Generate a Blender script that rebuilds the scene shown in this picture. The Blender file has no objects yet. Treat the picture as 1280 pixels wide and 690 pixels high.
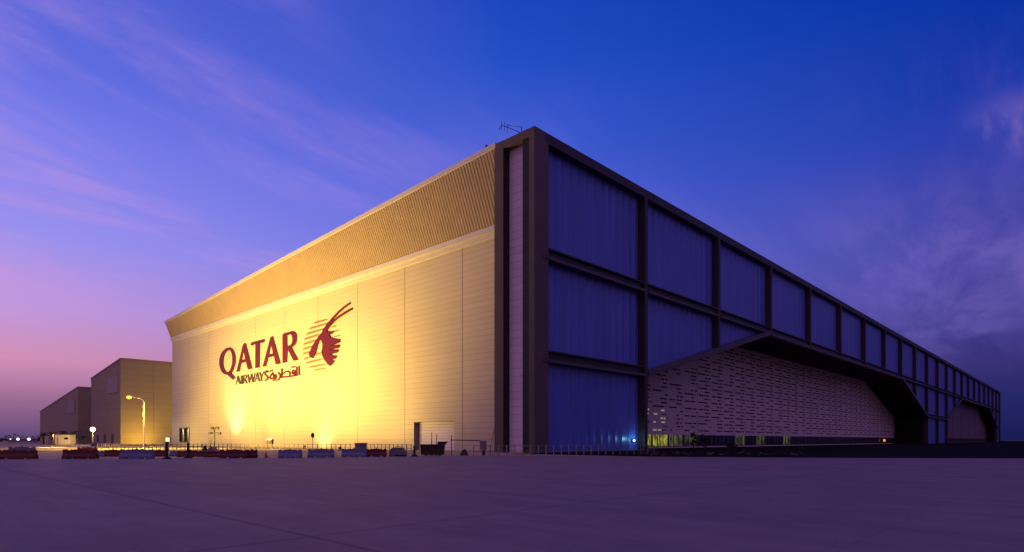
import bpy, math, random
from mathutils import Vector, Matrix
random.seed(7)
S = bpy.context.scene
COL = S.collection

# ------------------------------------------------------------------ camera
PHI = math.atan2(716.0, 755.0)
CF, SF = 755.0 / math.hypot(716, 755), 716.0 / math.hypot(716, 755)   # camera heading in the hangar's own axes
EYE = 1.8
CAMX = -(3.08 * SF + 83.0 * CF)
CAMY = -(-3.08 * CF + 83.0 * SF)
HEAD = math.atan2(SF, CF)
cd = bpy.data.cameras.new("camera"); cam = bpy.data.objects.new("camera", cd); COL.objects.link(cam)
cam.location = (CAMX, CAMY, EYE)
cam.rotation_euler = (math.radians(90), 0, HEAD - math.radians(90))
cd.sensor_width = 36.0; cd.lens = 36.0 * 755 / 1280.0; cd.shift_y = 205.0 / 1280.0
cd.clip_start = 0.1; cd.clip_end = 9000
S.camera = cam

# ------------------------------------------------------------------ exposure
S.view_settings.view_transform = 'Standard'; S.view_settings.look = 'None'
S.view_settings.exposure = 0.0; S.view_settings.gamma = 1.0; S.view_settings.use_curve_mapping = False
S.render.engine = 'CYCLES'
S.cycles.use_denoising = True
S.cycles.max_bounces = 5
S.cycles.sample_clamp_indirect = 4.0

def lin(r, g, b):
    f = lambda c: (c / 255 / 12.92) if c <= 10 else ((c / 255 + .055) / 1.055) ** 2.4
    return (f(r), f(g), f(b), 1.0)

# ------------------------------------------------------------------ dusk sky
W = bpy.data.worlds.new("World"); S.world = W; W.use_nodes = True
nt = W.node_tree; nt.nodes.clear()
def N(t, **k):
    n = nt.nodes.new(t)
    for a, v in k.items(): setattr(n, a, v)
    return n
def L(a, b): nt.links.new(a, b)
def mth(op, a, b=None, c=None, clamp=False):
    n = N('ShaderNodeMath', operation=op, use_clamp=clamp)
    for i, v in enumerate((a, b, c)):
        if v is None: continue
        if isinstance(v, (int, float)): n.inputs[i].default_value = v
        else: L(v, n.inputs[i])
    return n.outputs[0]
def rng(v, a, b, c=0., d=1., smooth=True):
    n = N('ShaderNodeMapRange', interpolation_type='SMOOTHSTEP' if smooth else 'LINEAR')
    L(v, n.inputs[0])
    for i, q in enumerate((a, b, c, d)): n.inputs[i + 1].default_value = q
    return n.outputs[0]
def ramp(v, stops):
    n = N('ShaderNodeValToRGB'); e = n.color_ramp.elements
    while len(e) < len(stops): e.new(.5)
    for el, (p, c) in zip(e, stops): el.position = p; el.color = lin(*c)
    L(v, n.inputs[0]); return n.outputs[0]
def mix(f, a, b):
    n = N('ShaderNodeMix', data_type='RGBA')
    L(f, n.inputs[0]); L(a, n.inputs[6])
    if isinstance(b, tuple): n.inputs[7].default_value = b
    else: L(b, n.inputs[7])
    return n.outputs[2]
tc = N('ShaderNodeTexCoord')
sep = N('ShaderNodeSeparateXYZ'); L(tc.outputs['Generated'], sep.inputs[0])
el = mth('MAXIMUM', sep.outputs[2], 0.0)
WEST = HEAD + math.radians(62)                     # the afterglow lies here
dw = mth('ADD', mth('MULTIPLY', sep.outputs[0], math.cos(WEST)), mth('MULTIPLY', sep.outputs[1], math.sin(WEST)))
hl = mth('SQRT', mth('ADD', mth('MULTIPLY', sep.outputs[0], sep.outputs[0]), mth('MULTIPLY', sep.outputs[1], sep.outputs[1])))
aw = mth('DIVIDE', dw, mth('MAXIMUM', hl, .001))
west = rng(aw, -.30, 1.0, smooth=False)
wr = ramp(el, [(0, (92, 70, 116)), (.05, (160, 110, 148)), (.105, (220, 150, 182)), (.17, (202, 158, 222)), (.26, (160, 150, 242)), (.38, (128, 130, 238)), (.45, (102, 112, 226)), (.54, (88, 101, 216)), (.62, (70, 90, 206)), (.78, (140, 112, 190)), (1, (160, 124, 196))])  # purple overhead, above the view, is added to light the ground
er = ramp(el, [(0, (24, 28, 84)), (.05, (36, 38, 100)), (.10, (54, 47, 116)), (.22, (60, 60, 152)), (.38, (26, 58, 170)), (.54, (0, 48, 162)), (.62, (0, 42, 150)), (.78, (120, 96, 178)), (1, (160, 124, 196))])
mr = ramp(el, [(0, (60, 48, 100)), (.05, (98, 76, 132)), (.10, (120, 98, 168)), (.25, (110, 114, 218)), (.38, (76, 97, 213)), (.45, (56, 90, 208)), (.54, (32, 78, 196)), (.62, (24, 66, 184)), (.78, (128, 104, 184)), (1, (160, 124, 196))])
front = mix(rng(west, .6, 1.0, smooth=False), mix(rng(west, .1, .6, smooth=False), er, mr), wr)
# unseen sky behind the camera, its colours made up to light ground and walls
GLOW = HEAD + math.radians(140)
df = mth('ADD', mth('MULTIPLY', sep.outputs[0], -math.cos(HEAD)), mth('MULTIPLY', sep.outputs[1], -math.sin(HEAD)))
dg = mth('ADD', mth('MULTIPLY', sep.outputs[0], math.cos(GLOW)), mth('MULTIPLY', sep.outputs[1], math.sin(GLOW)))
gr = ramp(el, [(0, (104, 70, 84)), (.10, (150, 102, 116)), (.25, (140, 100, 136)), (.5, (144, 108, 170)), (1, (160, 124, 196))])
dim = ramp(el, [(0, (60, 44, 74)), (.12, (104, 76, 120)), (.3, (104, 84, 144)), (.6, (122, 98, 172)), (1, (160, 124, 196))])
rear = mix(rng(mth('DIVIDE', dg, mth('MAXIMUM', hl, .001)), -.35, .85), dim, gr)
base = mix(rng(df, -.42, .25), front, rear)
# wind-drawn cirrus: noise laid out on a high flat layer of the sky
dz = mth('ADD', el, .16)
comb = N('ShaderNodeCombineXYZ')
L(mth('DIVIDE', sep.outputs[0], dz), comb.inputs[0]); L(mth('DIVIDE', sep.outputs[1], dz), comb.inputs[1])
mp = N('ShaderNodeMapping'); mp.inputs['Rotation'].default_value = (0, 0, -HEAD + math.radians(-62)); mp.inputs['Scale'].default_value = (.42, 1.5, 1); mp.inputs['Location'].default_value = (3.3, 1.2, 0)
L(comb.outputs[0], mp.inputs[0])
n1 = N('ShaderNodeTexNoise'); n1.inputs['Scale'].default_value = 1.15; n1.inputs['Detail'].default_value = 7; n1.inputs['Roughness'].default_value = .58; n1.inputs['Distortion'].default_value = .55
L(mp.outputs[0], n1.inputs['Vector'])
n2 = N('ShaderNodeTexNoise'); n2.inputs['Scale'].default_value = .55; n2.inputs['Detail'].default_value = 2
L(comb.outputs[0], n2.inputs['Vector'])
cl = mth('MULTIPLY', rng(n1.outputs[0], .46, .66), rng(n2.outputs[0], .38, .56))
cl = mth('MULTIPLY', mth('MULTIPLY', cl, rng(el, .03, .16)), mth('SUBTRACT', 1.0, mth('MULTIPLY', mth('MULTIPLY', rng(el, .40, .53), .96), mth('SUBTRACT', 1.0, rng(west, .74, .90)))))
cw = ramp(west, [(0, (118, 96, 178)), (.5, (118, 116, 222)), (1, (204, 156, 224))])
def bump_at(v, c, w): return mth('POWER', 2.718, mth('MULTIPLY', mth('POWER', mth('ABSOLUTE', mth('DIVIDE', mth('SUBTRACT', v, c), w)), 2.0), -1.0))
mp2 = N('ShaderNodeMapping'); mp2.inputs['Rotation'].default_value = (0, 0, -HEAD + math.radians(28)); mp2.inputs['Scale'].default_value = (.7, 2.4, 1)
L(comb.outputs[0], mp2.inputs[0])
n3 = N('ShaderNodeTexNoise'); n3.inputs['Scale'].default_value = 1.5; n3.inputs['Detail'].default_value = 8; n3.inputs['Roughness'].default_value = .62; n3.inputs['Distortion'].default_value = .4
L(mp2.outputs[0], n3.inputs['Vector'])
fine = rng(n3.outputs[0], .36, .66)
bank = mth('MULTIPLY', mth('ADD', bump_at(mth('ADD', el, mth('MULTIPLY', mth('SUBTRACT', n3.outputs[0], .5), .12)), .255, .092), mth('MULTIPLY', bump_at(mth('ADD', el, mth('MULTIPLY', n3.outputs[0], .12)), .445, .03), mth('MULTIPLY', bump_at(aw, -.21, .05), rng(n3.outputs[0], .42, .62)))), mth('MULTIPLY', rng(west, .42, .10), mth('ADD', .25, mth('MULTIPLY', fine, .75))))
cl = mth('MAXIMUM', mth('MULTIPLY', cl, .62), mth('MULTIPLY', bank, .75), None, True)
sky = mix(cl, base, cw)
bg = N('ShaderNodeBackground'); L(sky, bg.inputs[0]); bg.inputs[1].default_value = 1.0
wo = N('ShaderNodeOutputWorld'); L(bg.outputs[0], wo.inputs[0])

CAPITALS = [('Q', [(121.16, 23.74),(120.86, 24.74),(120.27, 25.56),(119.45, 26.12),(118.43, 26.54),(117.2, 26.82),(115.76, 26.96),(113.99, 26.86),(112.59, 26.54),(111.56, 26.01),(110.66, 25.1),(110.19, 24.16),(109.98, 23.3),(110.12, 22.53),(110.53, 21.81),(111.14, 21.08),(111.97, 20.38),(113.01, 19.84),(110.12, 18.56),(111.69, 18.02),(115.33, 19.59),(117.12, 19.89),(118.43, 20.28),(119.53, 20.89),(120.49, 21.84),(121.01, 22.79)], [(118.43, 23.44),(118.28, 24.24),(117.85, 24.98),(117.12, 25.66),(116.12, 26.13),(114.84, 26.34),(113.85, 26.22),(113.08, 25.83),(112.45, 25.08),(112.18, 24.21),(112.11, 23.27),(112.32, 22.39),(112.8, 21.58),(113.64, 20.8),(114.63, 20.39),(115.76, 20.39),(116.91, 20.77),(117.78, 21.53),(118.28, 22.47)]),('A', [(105.19, 26.92),(103.64, 26.86),(99.72, 20.09),(102.23, 20.03),(103.44, 22.11),(106.5, 22.08),(107.43, 20.03),(109.44, 19.96)], [(105.0, 25.37),(103.83, 22.8),(106.17, 22.73)]),('T', [(100.34, 26.71),(92.67, 26.72),(92.67, 26.18),(93.38, 26.02),(95.27, 26.13),(95.45, 20.01),(97.87, 20.02),(97.75, 26.13),(99.1, 26.12),(99.59, 25.93),(100.46, 26.11)], None),('A', [(89.27, 26.89),(88.07, 26.86),(84.04, 20.01),(86.45, 19.99),(87.38, 22.07),(90.53, 22.03),(91.86, 20.04),(93.67, 20.04)], [(89.02, 25.23),(87.83, 22.72),(90.18, 22.65)]),('R', [(82.94, 26.83),(80.52, 26.86),(78.69, 26.9),(77.56, 26.76),(76.67, 26.41),(76.09, 25.9),(75.92, 25.13),(76.18, 24.21),(76.76, 23.72),(77.56, 23.42),(78.55, 23.25),(75.34, 20.09),(77.47, 20.03),(80.52, 23.22),(80.75, 20.04),(82.94, 20.02)], [(80.7, 26.34),(79.6, 26.38),(78.82, 26.27),(78.28, 25.92),(78.01, 25.27),(78.15, 24.53),(78.55, 24.09),(79.28, 23.78),(80.66, 23.69)])]
AIRWAYS = [('A', [([(109.65, 16.57),(108.44, 18.82)], [(110.17, 16.64),(108.95, 18.9)]),([(109.22, 18.8),(107.73, 16.57)], [(108.18, 18.85),(106.71, 16.63)]),([(109.17, 17.25),(107.73, 17.27)], [(109.27, 17.47),(107.82, 17.49)])]),('I', [([(106.81, 18.8),(106.65, 16.54)], [(105.88, 18.74),(105.73, 16.5)])]),('R', [([(105.39, 18.77),(105.54, 16.58)], [(104.64, 18.71),(104.8, 16.52)]),([(104.88, 18.56),(103.89, 18.58),(103.52, 18.27),(103.96, 17.9),(105.02, 17.82)], [(104.99, 18.77),(103.66, 18.81),(102.96, 18.23),(103.59, 17.7),(104.86, 17.61)]),([(104.73, 17.64),(103.23, 16.43)], [(103.98, 17.77),(102.48, 16.57)])]),('W', [([(102.91, 18.8),(101.84, 16.59)], [(102.03, 18.82),(100.98, 16.61)]),([(101.17, 16.56),(100.05, 18.72)], [(101.65, 16.64),(100.52, 18.8)]),([(100.74, 18.75),(99.73, 16.53)], [(99.83, 18.76),(98.83, 16.55)]),([(99.04, 16.5),(97.83, 18.79)], [(99.51, 16.58),(98.3, 18.87)])]),('A', [([(98.13, 16.49),(96.6, 18.78)], [(98.59, 16.57),(97.05, 18.87)]),([(97.26, 18.82),(96.1, 16.53)], [(96.39, 18.84),(95.24, 16.56)]),([(97.64, 17.11),(96.11, 17.18)], [(97.76, 17.32),(96.23, 17.39)])]),('Y', [([(95.86, 18.78),(94.79, 17.54)], [(95.12, 18.86),(94.05, 17.62)]),([(93.33, 18.88),(94.56, 17.63)], [(92.91, 18.77),(94.14, 17.52)]),([(94.82, 17.65),(94.89, 16.56)], [(94.03, 17.58),(94.1, 16.49)])]),('S', [([(90.43, 18.67),(91.66, 19.04),(92.89, 18.69),(92.83, 18.02),(91.65, 17.45),(91.27, 17.09),(91.59, 16.83),(92.82, 16.75)], [(90.68, 18.33),(91.51, 18.4),(92.02, 18.42),(92.01, 18.16),(90.97, 17.64),(90.32, 17.03),(91.04, 16.47),(92.57, 16.37)])])]
ARABIC = [([(75.38, 18.7),(75.23, 16.6)], [(74.68, 18.66),(74.53, 16.56)]),([(76.48, 18.61),(76.33, 16.56)], [(75.83, 18.57),(75.68, 16.53)]),([(76.06, 16.76),(78.1, 16.74),(80.54, 16.77),(83.07, 16.84),(84.21, 16.83)], [(75.95, 16.45),(78.0, 16.42),(80.47, 16.45),(82.98, 16.51),(84.09, 16.5)]),([(76.37, 16.95),(76.56, 17.68),(77.86, 18.09),(78.69, 17.61),(78.25, 16.98),(76.72, 16.72)], [(76.95, 16.96),(77.13, 17.55),(77.63, 17.62),(78.02, 17.5),(77.85, 17.22),(76.6, 16.98)]),([(78.45, 18.47),(77.84, 18.51)], [(78.62, 18.76),(78.01, 18.79)]),([(77.48, 18.51),(76.88, 18.55)], [(77.65, 18.79),(77.05, 18.83)]),([(83.82, 18.78),(83.69, 16.73)], [(83.13, 18.73),(83.0, 16.69)]),([(83.08, 17.19),(81.77, 17.66),(80.39, 17.74),(79.63, 17.41),(79.71, 16.65)], [(83.48, 17.42),(82.07, 17.92),(80.31, 18.03),(79.03, 17.47),(79.14, 16.59)]),([(85.49, 17.99),(84.62, 17.28),(84.69, 16.7),(85.33, 16.33),(86.2, 16.26)], [(84.95, 18.1),(83.99, 17.32),(84.06, 16.57),(84.91, 16.06),(86.0, 15.97)]),([(86.98, 17.66),(86.71, 16.81),(88.29, 16.83),(89.63, 16.88)], [(86.34, 17.66),(85.95, 16.53),(88.22, 16.53),(89.58, 16.58)]),([(89.03, 16.8),(89.37, 17.11),(88.66, 17.57),(88.28, 17.84),(87.98, 17.47),(87.91, 16.71)], [(89.63, 16.71),(90.11, 17.23),(89.2, 17.78),(88.09, 18.31),(87.33, 17.48),(87.26, 16.68)]),([(89.77, 18.46),(89.16, 18.51)], [(89.97, 18.74),(89.36, 18.79)]),([(88.72, 18.51),(88.05, 18.54)], [(88.87, 18.8),(88.19, 18.82)]),([(88.06, 16.09),(87.46, 16.11)], [(88.18, 16.35),(87.58, 16.37)]),([(87.12, 16.11),(86.59, 16.14)], [(87.26, 16.38),(86.73, 16.4)])]
STRIPES = [[(68.35, 27.56),(67.98, 27.7),(66.53, 27.71),(64.15, 27.68),(62.41, 27.57),(62.41, 27.48),(64.15, 27.37),(66.53, 27.33),(67.98, 27.35),(68.35, 27.47)], [(70.41, 26.6),(69.87, 26.76),(67.74, 26.82),(64.29, 26.84),(61.78, 26.75),(61.78, 26.65),(64.29, 26.49),(67.74, 26.39),(69.87, 26.37),(70.41, 26.49)], [(71.83, 25.56),(71.3, 25.74),(69.21, 25.81),(65.83, 25.85),(63.37, 25.77),(63.37, 25.66),(65.83, 25.48),(69.21, 25.35),(71.3, 25.32),(71.83, 25.45)], [(72.79, 24.51),(72.3, 24.7),(70.38, 24.79),(67.26, 24.86),(64.98, 24.8),(64.98, 24.68),(67.26, 24.47),(70.38, 24.3),(72.3, 24.25),(72.79, 24.38)], [(73.22, 23.43),(72.76, 23.62),(70.97, 23.74),(68.06, 23.84),(65.93, 23.8),(65.93, 23.69),(68.06, 23.44),(70.97, 23.25),(72.76, 23.18),(73.22, 23.3)], [(73.32, 22.34),(72.92, 22.53),(71.33, 22.63),(68.73, 22.7),(66.83, 22.64),(66.83, 22.52),(68.73, 22.3),(71.33, 22.13),(72.92, 22.08),(73.32, 22.21)], [(73.22, 21.28),(73.0, 21.47),(72.16, 21.53),(70.77, 21.56),(69.74, 21.46),(69.74, 21.35),(70.77, 21.16),(72.16, 21.04),(73.0, 21.02),(73.22, 21.16)], [(72.68, 20.1),(72.52, 20.28),(71.88, 20.33),(70.83, 20.35),(70.05, 20.25),(70.05, 20.14),(70.83, 19.97),(71.88, 19.86),(72.52, 19.85),(72.68, 19.99)], [(71.99, 19.08),(71.5, 19.26),(69.59, 19.35),(66.47, 19.43),(64.2, 19.38),(64.2, 19.27),(66.47, 19.05),(69.59, 18.89),(71.5, 18.84),(71.99, 18.96)], [(70.57, 18.04),(70.1, 18.18),(68.25, 18.2),(65.23, 18.17),(63.03, 18.07),(63.03, 17.98),(65.23, 17.86),(68.25, 17.82),(70.1, 17.83),(70.57, 17.94)], [(68.35, 17.15),(68.0, 17.26),(66.6, 17.28),(64.32, 17.27),(62.65, 17.2),(62.65, 17.14),(64.32, 17.05),(66.6, 17.0),(68.0, 17.0),(68.35, 17.08)], [(67.84, 20.61),(67.65, 20.74),(66.88, 20.78),(65.62, 20.77),(64.69, 20.69),(64.69, 20.6),(65.62, 20.48),(66.88, 20.42),(67.65, 20.42),(67.84, 20.52)], [(60.65, 25.76),(60.53, 25.84),(60.08, 25.83),(59.34, 25.8),(58.78, 25.72),(58.78, 25.67),(59.34, 25.62),(60.08, 25.61),(60.53, 25.64),(60.65, 25.71)], [(60.04, 24.61),(59.91, 24.69),(59.39, 24.7),(58.54, 24.7),(57.91, 24.64),(57.91, 24.59),(58.54, 24.52),(59.39, 24.48),(59.91, 24.49),(60.04, 24.55)], [(59.8, 23.55),(59.65, 23.63),(59.02, 23.64),(57.99, 23.61),(57.23, 23.54),(57.23, 23.49),(57.99, 23.43),(59.02, 23.42),(59.65, 23.43),(59.8, 23.5)]]
ORYX = [[(65.38, 23.68),(65.68, 24.27),(64.98, 24.89),(64.0, 25.32),(62.84, 25.38),(62.36, 24.92),(60.98, 24.65),(59.76, 24.67),(60.18, 24.28),(61.69, 24.1),(60.74, 23.4),(59.34, 22.99),(57.23, 22.6),(57.32, 22.08),(59.11, 21.89),(61.21, 21.83),(59.34, 21.62),(57.36, 21.51),(57.64, 21.01),(59.57, 20.94),(61.59, 21.03),(59.8, 20.72),(57.82, 20.54),(58.28, 20.06),(60.04, 19.99),(61.36, 20.02),(60.04, 19.52),(58.55, 19.33),(59.01, 18.87),(60.98, 18.73),(59.43, 18.35),(60.37, 17.82),(61.21, 17.52),(61.93, 17.78),(63.52, 18.96),(64.59, 20.26),(64.79, 20.86),(64.44, 21.62),(64.39, 22.62),(64.89, 23.22)], [(65.78, 24.48),(65.48, 23.69),(66.28, 22.62),(66.88, 21.57),(67.48, 20.54),(68.6, 19.83),(69.74, 20.09),(70.31, 21.02),(69.12, 22.16),(67.84, 23.2),(66.68, 23.93)]]
HORNS = [([(63.85, 24.99),(62.43, 25.95),(60.95, 26.74),(59.34, 27.55),(57.67, 28.24),(55.54, 28.94),(53.28, 29.45)], [(64.55, 25.31),(63.05, 26.26),(61.48, 27.04),(59.8, 27.84),(58.06, 28.51),(55.85, 29.19),(53.53, 29.68)]),([(62.7, 24.99),(61.39, 25.81),(59.94, 26.5),(58.22, 27.09),(56.36, 27.5),(54.33, 27.89),(52.48, 28.19)], [(63.37, 25.31),(61.99, 26.13),(60.42, 26.82),(58.6, 27.4),(56.65, 27.8),(54.58, 28.16),(52.69, 28.43)])]

# ------------------------------------------------------------------ helpers
def site(px, depth):
    """ground point seen at photo column px (1280 wide) and this many metres ahead of the camera"""
    xc = (px - 640) / 755.0 * depth
    return (CAMX + xc * SF + depth * CF, CAMY - xc * CF + depth * SF)
def hz(py, depth): return EYE + (550 - py) * depth / 755.0
FACE = HEAD - math.radians(90)      # local x runs across the view

def material(name, col, rough=.7, metal=0., spec=.4, var=.0, vscale=.5, bump=0., bscale=8., emit=None, estr=0., stretch=None):
    m = bpy.data.materials.new(name); m.use_nodes = True
    t = m.node_tree; b = t.nodes['Principled BSDF']
    b.inputs['Base Color'].default_value = (*col, 1); b.inputs['Roughness'].default_value = rough
    b.inputs['Metallic'].default_value = metal; b.inputs['Specular IOR Level'].default_value = spec
    if emit: b.inputs['Emission Color'].default_value = (*emit, 1); b.inputs['Emission Strength'].default_value = estr
    if var or bump:
        c = t.nodes.new('ShaderNodeTexCoord')
        v = c.outputs['Object']
        if stretch:
            mpn = t.nodes.new('ShaderNodeMapping'); mpn.inputs['Scale'].default_value = stretch
            t.links.new(v, mpn.inputs[0]); v = mpn.outputs[0]
        if var:
            n = t.nodes.new('ShaderNodeTexNoise'); n.inputs['Scale'].default_value = vscale; n.inputs['Detail'].default_value = 5
            t.links.new(v, n.inputs['Vector'])
            r = t.nodes.new('ShaderNodeMapRange'); r.inputs[1].default_value = .3; r.inputs[2].default_value = .7
            r.inputs[3].default_value = 1 - var; r.inputs[4].default_value = 1 + var
            t.links.new(n.outputs[0], r.inputs[0])
            x = t.nodes.new('ShaderNodeMix'); x.data_type = 'RGBA'; x.blend_type = 'MULTIPLY'; x.inputs[0].default_value = 1
            x.inputs[6].default_value = (*col, 1); t.links.new(r.outputs[0], x.inputs[7]); t.links.new(x.outputs[2], b.inputs['Base Color'])
        if bump:
            n = t.nodes.new('ShaderNodeTexNoise'); n.inputs['Scale'].default_value = bscale; n.inputs['Detail'].default_value = 4
            t.links.new(v, n.inputs['Vector'])
            bp = t.nodes.new('ShaderNodeBump'); bp.inputs['Strength'].default_value = bump; bp.inputs['Distance'].default_value = .05
            t.links.new(n.outputs[0], bp.inputs['Height']); t.links.new(bp.outputs[0], b.inputs['Normal'])
    return m

class MB:
    def __init__(s): s.v = []; s.f = []; s.m = []; s.sm = []
    def add(s, vs, fs, m=0, smooth=False):
        o = len(s.v); s.v += [tuple(p) for p in vs]
        for f in fs: s.f.append([i + o for i in f]); s.m.append(m); s.sm.append(smooth)
    def quad(s, a, b, c, d, m=0): s.add((a, b, c, d), ((0, 1, 2, 3),), m)
    def box(s, x0, x1, y0, y1, z0, z1, m=0):
        s.add([(x, y, z) for z in (z0, z1) for y in (y0, y1) for x in (x0, x1)],
              [(0, 2, 3, 1), (4, 5, 7, 6), (0, 1, 5, 4), (2, 6, 7, 3), (0, 4, 6, 2), (1, 3, 7, 5)], m)
    def loft(s, rings, m=0, caps=True, smooth=False, closed=True):
        n = len(rings[0]); vs = [p for r in rings for p in r]; fs = []
        for i in range(len(rings) - 1):
            for j in range(n if closed else n - 1):
                k = (j + 1) % n
                fs.append((i * n + j, i * n + k, (i + 1) * n + k, (i + 1) * n + j))
        s.add(vs, fs, m, smooth)
        if caps and closed:
            s.add(rings[0], [tuple(reversed(range(n)))], m); s.add(rings[-1], [tuple(range(n))], m)
    def tube(s, pts, r, n=8, m=0, caps=True):
        pts = [Vector(p) for p in pts]; rr = r if isinstance(r, (list, tuple)) else [r] * len(pts); rings = []
        for i, p in enumerate(pts):
            d = (pts[min(i + 1, len(pts) - 1)] - pts[max(i - 1, 0)]).normalized()
            a = d.cross(Vector((0, 0, 1))) if abs(d.z) < .95 else d.cross(Vector((1, 0, 0)))
            a.normalize(); b = d.cross(a)
            rings.append([p + (a * math.cos(q) + b * math.sin(q)) * rr[i] for q in [2 * math.pi * k / n for k in range(n)]])
        s.loft(rings, m, caps, n > 5)
    def lathe(s, prof, c=(0, 0, 0), n=16, m=0, smooth=True):
        rings = [[(c[0] + r * math.cos(2 * math.pi * k / n), c[1] + r * math.sin(2 * math.pi * k / n), c[2] + z) for k in range(n)] for r, z in prof]
        s.loft(rings, m, True, smooth)
    def ball(s, c, r, n=12, m=0, sz=1.):
        k = n // 2
        s.lathe([(max(.02 * r, r * math.sin(math.pi * i / k)), -r * sz * math.cos(math.pi * i / k)) for i in range(k + 1)], c, n, m)
    def build(s, name, mats, parent=None):
        me = bpy.data.meshes.new(name)
        me.from_pydata(s.v, [], s.f)
        for q in (mats if isinstance(mats, (list, tuple)) else [mats]): me.materials.append(q)
        me.polygons.foreach_set('material_index', s.m); me.polygons.foreach_set('use_smooth', s.sm)
        me.update()
        o = bpy.data.objects.new(name, me); COL.objects.link(o)
        if parent: o.parent = parent
        return o
def tag(o, label, cat, group=None, kind=None):
    if label: o['label'] = label
    if cat: o['category'] = cat
    if group: o['group'] = group
    if kind: o['kind'] = kind
    return o
def thing(name, label, cat, loc=(0, 0, 0), rz=0., group=None):
    o = bpy.data.objects.new(name, None); COL.objects.link(o); o.location = loc; o.rotation_euler = (0, 0, rz); o.empty_display_size = .5
    return tag(o, label, cat, group)
def dup(root, loc, rz, label):
    r = root.copy(); COL.objects.link(r); r.location = loc; r.rotation_euler = (0, 0, rz); r['label'] = label
    for ch in list(root.children):
        if ch.type == 'EMPTY': continue
        c = ch.copy(); COL.objects.link(c); c.parent = r
        for g in list(ch.children):
            d = g.copy(); COL.objects.link(d); d.parent = c
    return r
def part_label(o, label): o['label'] = label; return o

# ------------------------------------------------------------------ materials
M = {}
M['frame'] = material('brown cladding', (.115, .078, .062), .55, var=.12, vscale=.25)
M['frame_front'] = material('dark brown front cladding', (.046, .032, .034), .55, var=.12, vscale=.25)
M['groove'] = material('dark brown groove', (.016, .011, .011), .6)
M['steel_dark'] = material('dark steel', (.030, .024, .028), .5)
M['flange'] = material('grey brown steel', (.085, .065, .07), .5)
M['poly'] = material('blue translucent cladding', (.088, .135, .50), .35, spec=.6, var=.16, vscale=1.3, stretch=(1, 1, .06))
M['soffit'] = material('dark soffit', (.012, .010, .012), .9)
M['parapet'] = material('pale trim', (.66, .62, .58), .5, var=.05)
M['ribbed'] = material('ribbed beige metal', (.385, .30, .215), .5, var=.06, vscale=.3)
M['roof'] = material('roof sheet', (.3, .28, .28), .6, var=.1)
M['burgundy'] = material('burgundy letters', (.095, .006, .009), .45)
M['grey_letter'] = material('dark grey letters', (.045, .040, .02), .45)
M['tan'] = material('tan emblem stripes', (.26, .165, .08), .5)
M['galv'] = material('galvanised steel', (.2, .195, .19), .45, metal=.4, var=.15, vscale=3)
M['dark'] = material('dark painted metal', (.02, .018, .018), .6)
M['rust'] = material('rusty steel', (.055, .024, .016), .8, var=.35, vscale=2.2)
M['glass'] = material('dark window glass', (.012, .02, .05), .12, spec=.7)
M['frame_light'] = material('window mullions', (.10, .09, .09), .5)
M['red_plastic'] = material('red plastic', (.10, .007, .007), .5, var=.15, vscale=1.5)
M['white_plastic'] = material('white plastic', (.135, .145, .235), .5, var=.12, vscale=1.6)
M['orange_plastic'] = material('orange plastic', (.38, .06, .02), .5, var=.1)
M['rubber'] = material('black rubber', (.012, .012, .012), .85)
M['lamp_sodium'] = material('sodium lens', (.9, .6, .2), .4, emit=(1., .50, .06), estr=1.6)
M['lamp_white'] = material('white lens', (.9, .9, .8), .4, emit=(1., .95, .55), estr=2.6)
M['lamp_cold'] = material('cold lens', (.8, .9, .95), .4, emit=(.62, .95, 1.), estr=2.5)
M['lamp_beacon'] = material('warm lit lens', (.9, .8, .5), .4, emit=(1., .82, .33), estr=1.4)
M['lamp_amber'] = material('amber lens', (.9, .4, .1), .4, emit=(1., .3, .04), estr=1.2)
def lit_glass(name, hi, lo, k):
    m = material(name, (.05, .05, .03), .3); t = m.node_tree; b = t.nodes['Principled BSDF']
    c = t.nodes.new('ShaderNodeTexCoord'); mp_ = t.nodes.new('ShaderNodeMapping'); mp_.inputs['Scale'].default_value = (.9, 1, .55)
    nz = t.nodes.new('ShaderNodeTexNoise'); nz.inputs['Scale'].default_value = 1.1; nz.inputs['Detail'].default_value = 3
    r = t.nodes.new('ShaderNodeValToRGB'); r.color_ramp.elements[0].position = .38; r.color_ramp.elements[1].position = .68
    r.color_ramp.elements[0].color = (*lo, 1); r.color_ramp.elements[1].color = (*hi, 1)
    t.links.new(c.outputs['Object'], mp_.inputs[0]); t.links.new(mp_.outputs[0], nz.inputs['Vector']); t.links.new(nz.outputs[0], r.inputs[0])
    t.links.new(r.outputs[0], b.inputs['Emission Color']); b.inputs['Emission Strength'].default_value = k
    return m
M['lit_pane'] = lit_glass('lit window', (.55, .52, .07), (.06, .055, .008), .8)
M['lit_pane_dim'] = lit_glass('dimly lit window', (.16, .17, .05), (.006, .010, .012), .55)
M['lit_slot'] = material('lit slot', (.3, .3, .2), .4, emit=(.62, .55, .34), estr=.38)
M['slot'] = material('slot', (.018, .014, .022), .8)
M['block'] = material('neighbour cladding', (.30, .22, .15), .7, var=.07, vscale=.12)
M['block_panel'] = material('pale panel', (.33, .27, .24), .6, var=.05)
M['cabin'] = material('cream cabin', (.62, .56, .40), .6, var=.06)
M['earth'] = material('earth', (.20, .15, .11), .95, var=.3, vscale=1.2, bump=.4, bscale=3)
M['stone'] = material('rubble', (.05, .042, .04), .95, var=.3, vscale=1.5)
M['leaf'] = material('foliage', (.045, .06, .022), .8, var=.35, vscale=2)
M['bark'] = material('bark', (.06, .045, .03), .9)
M['pole'] = material('pale painted pole', (.62, .6, .56), .4)

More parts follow.
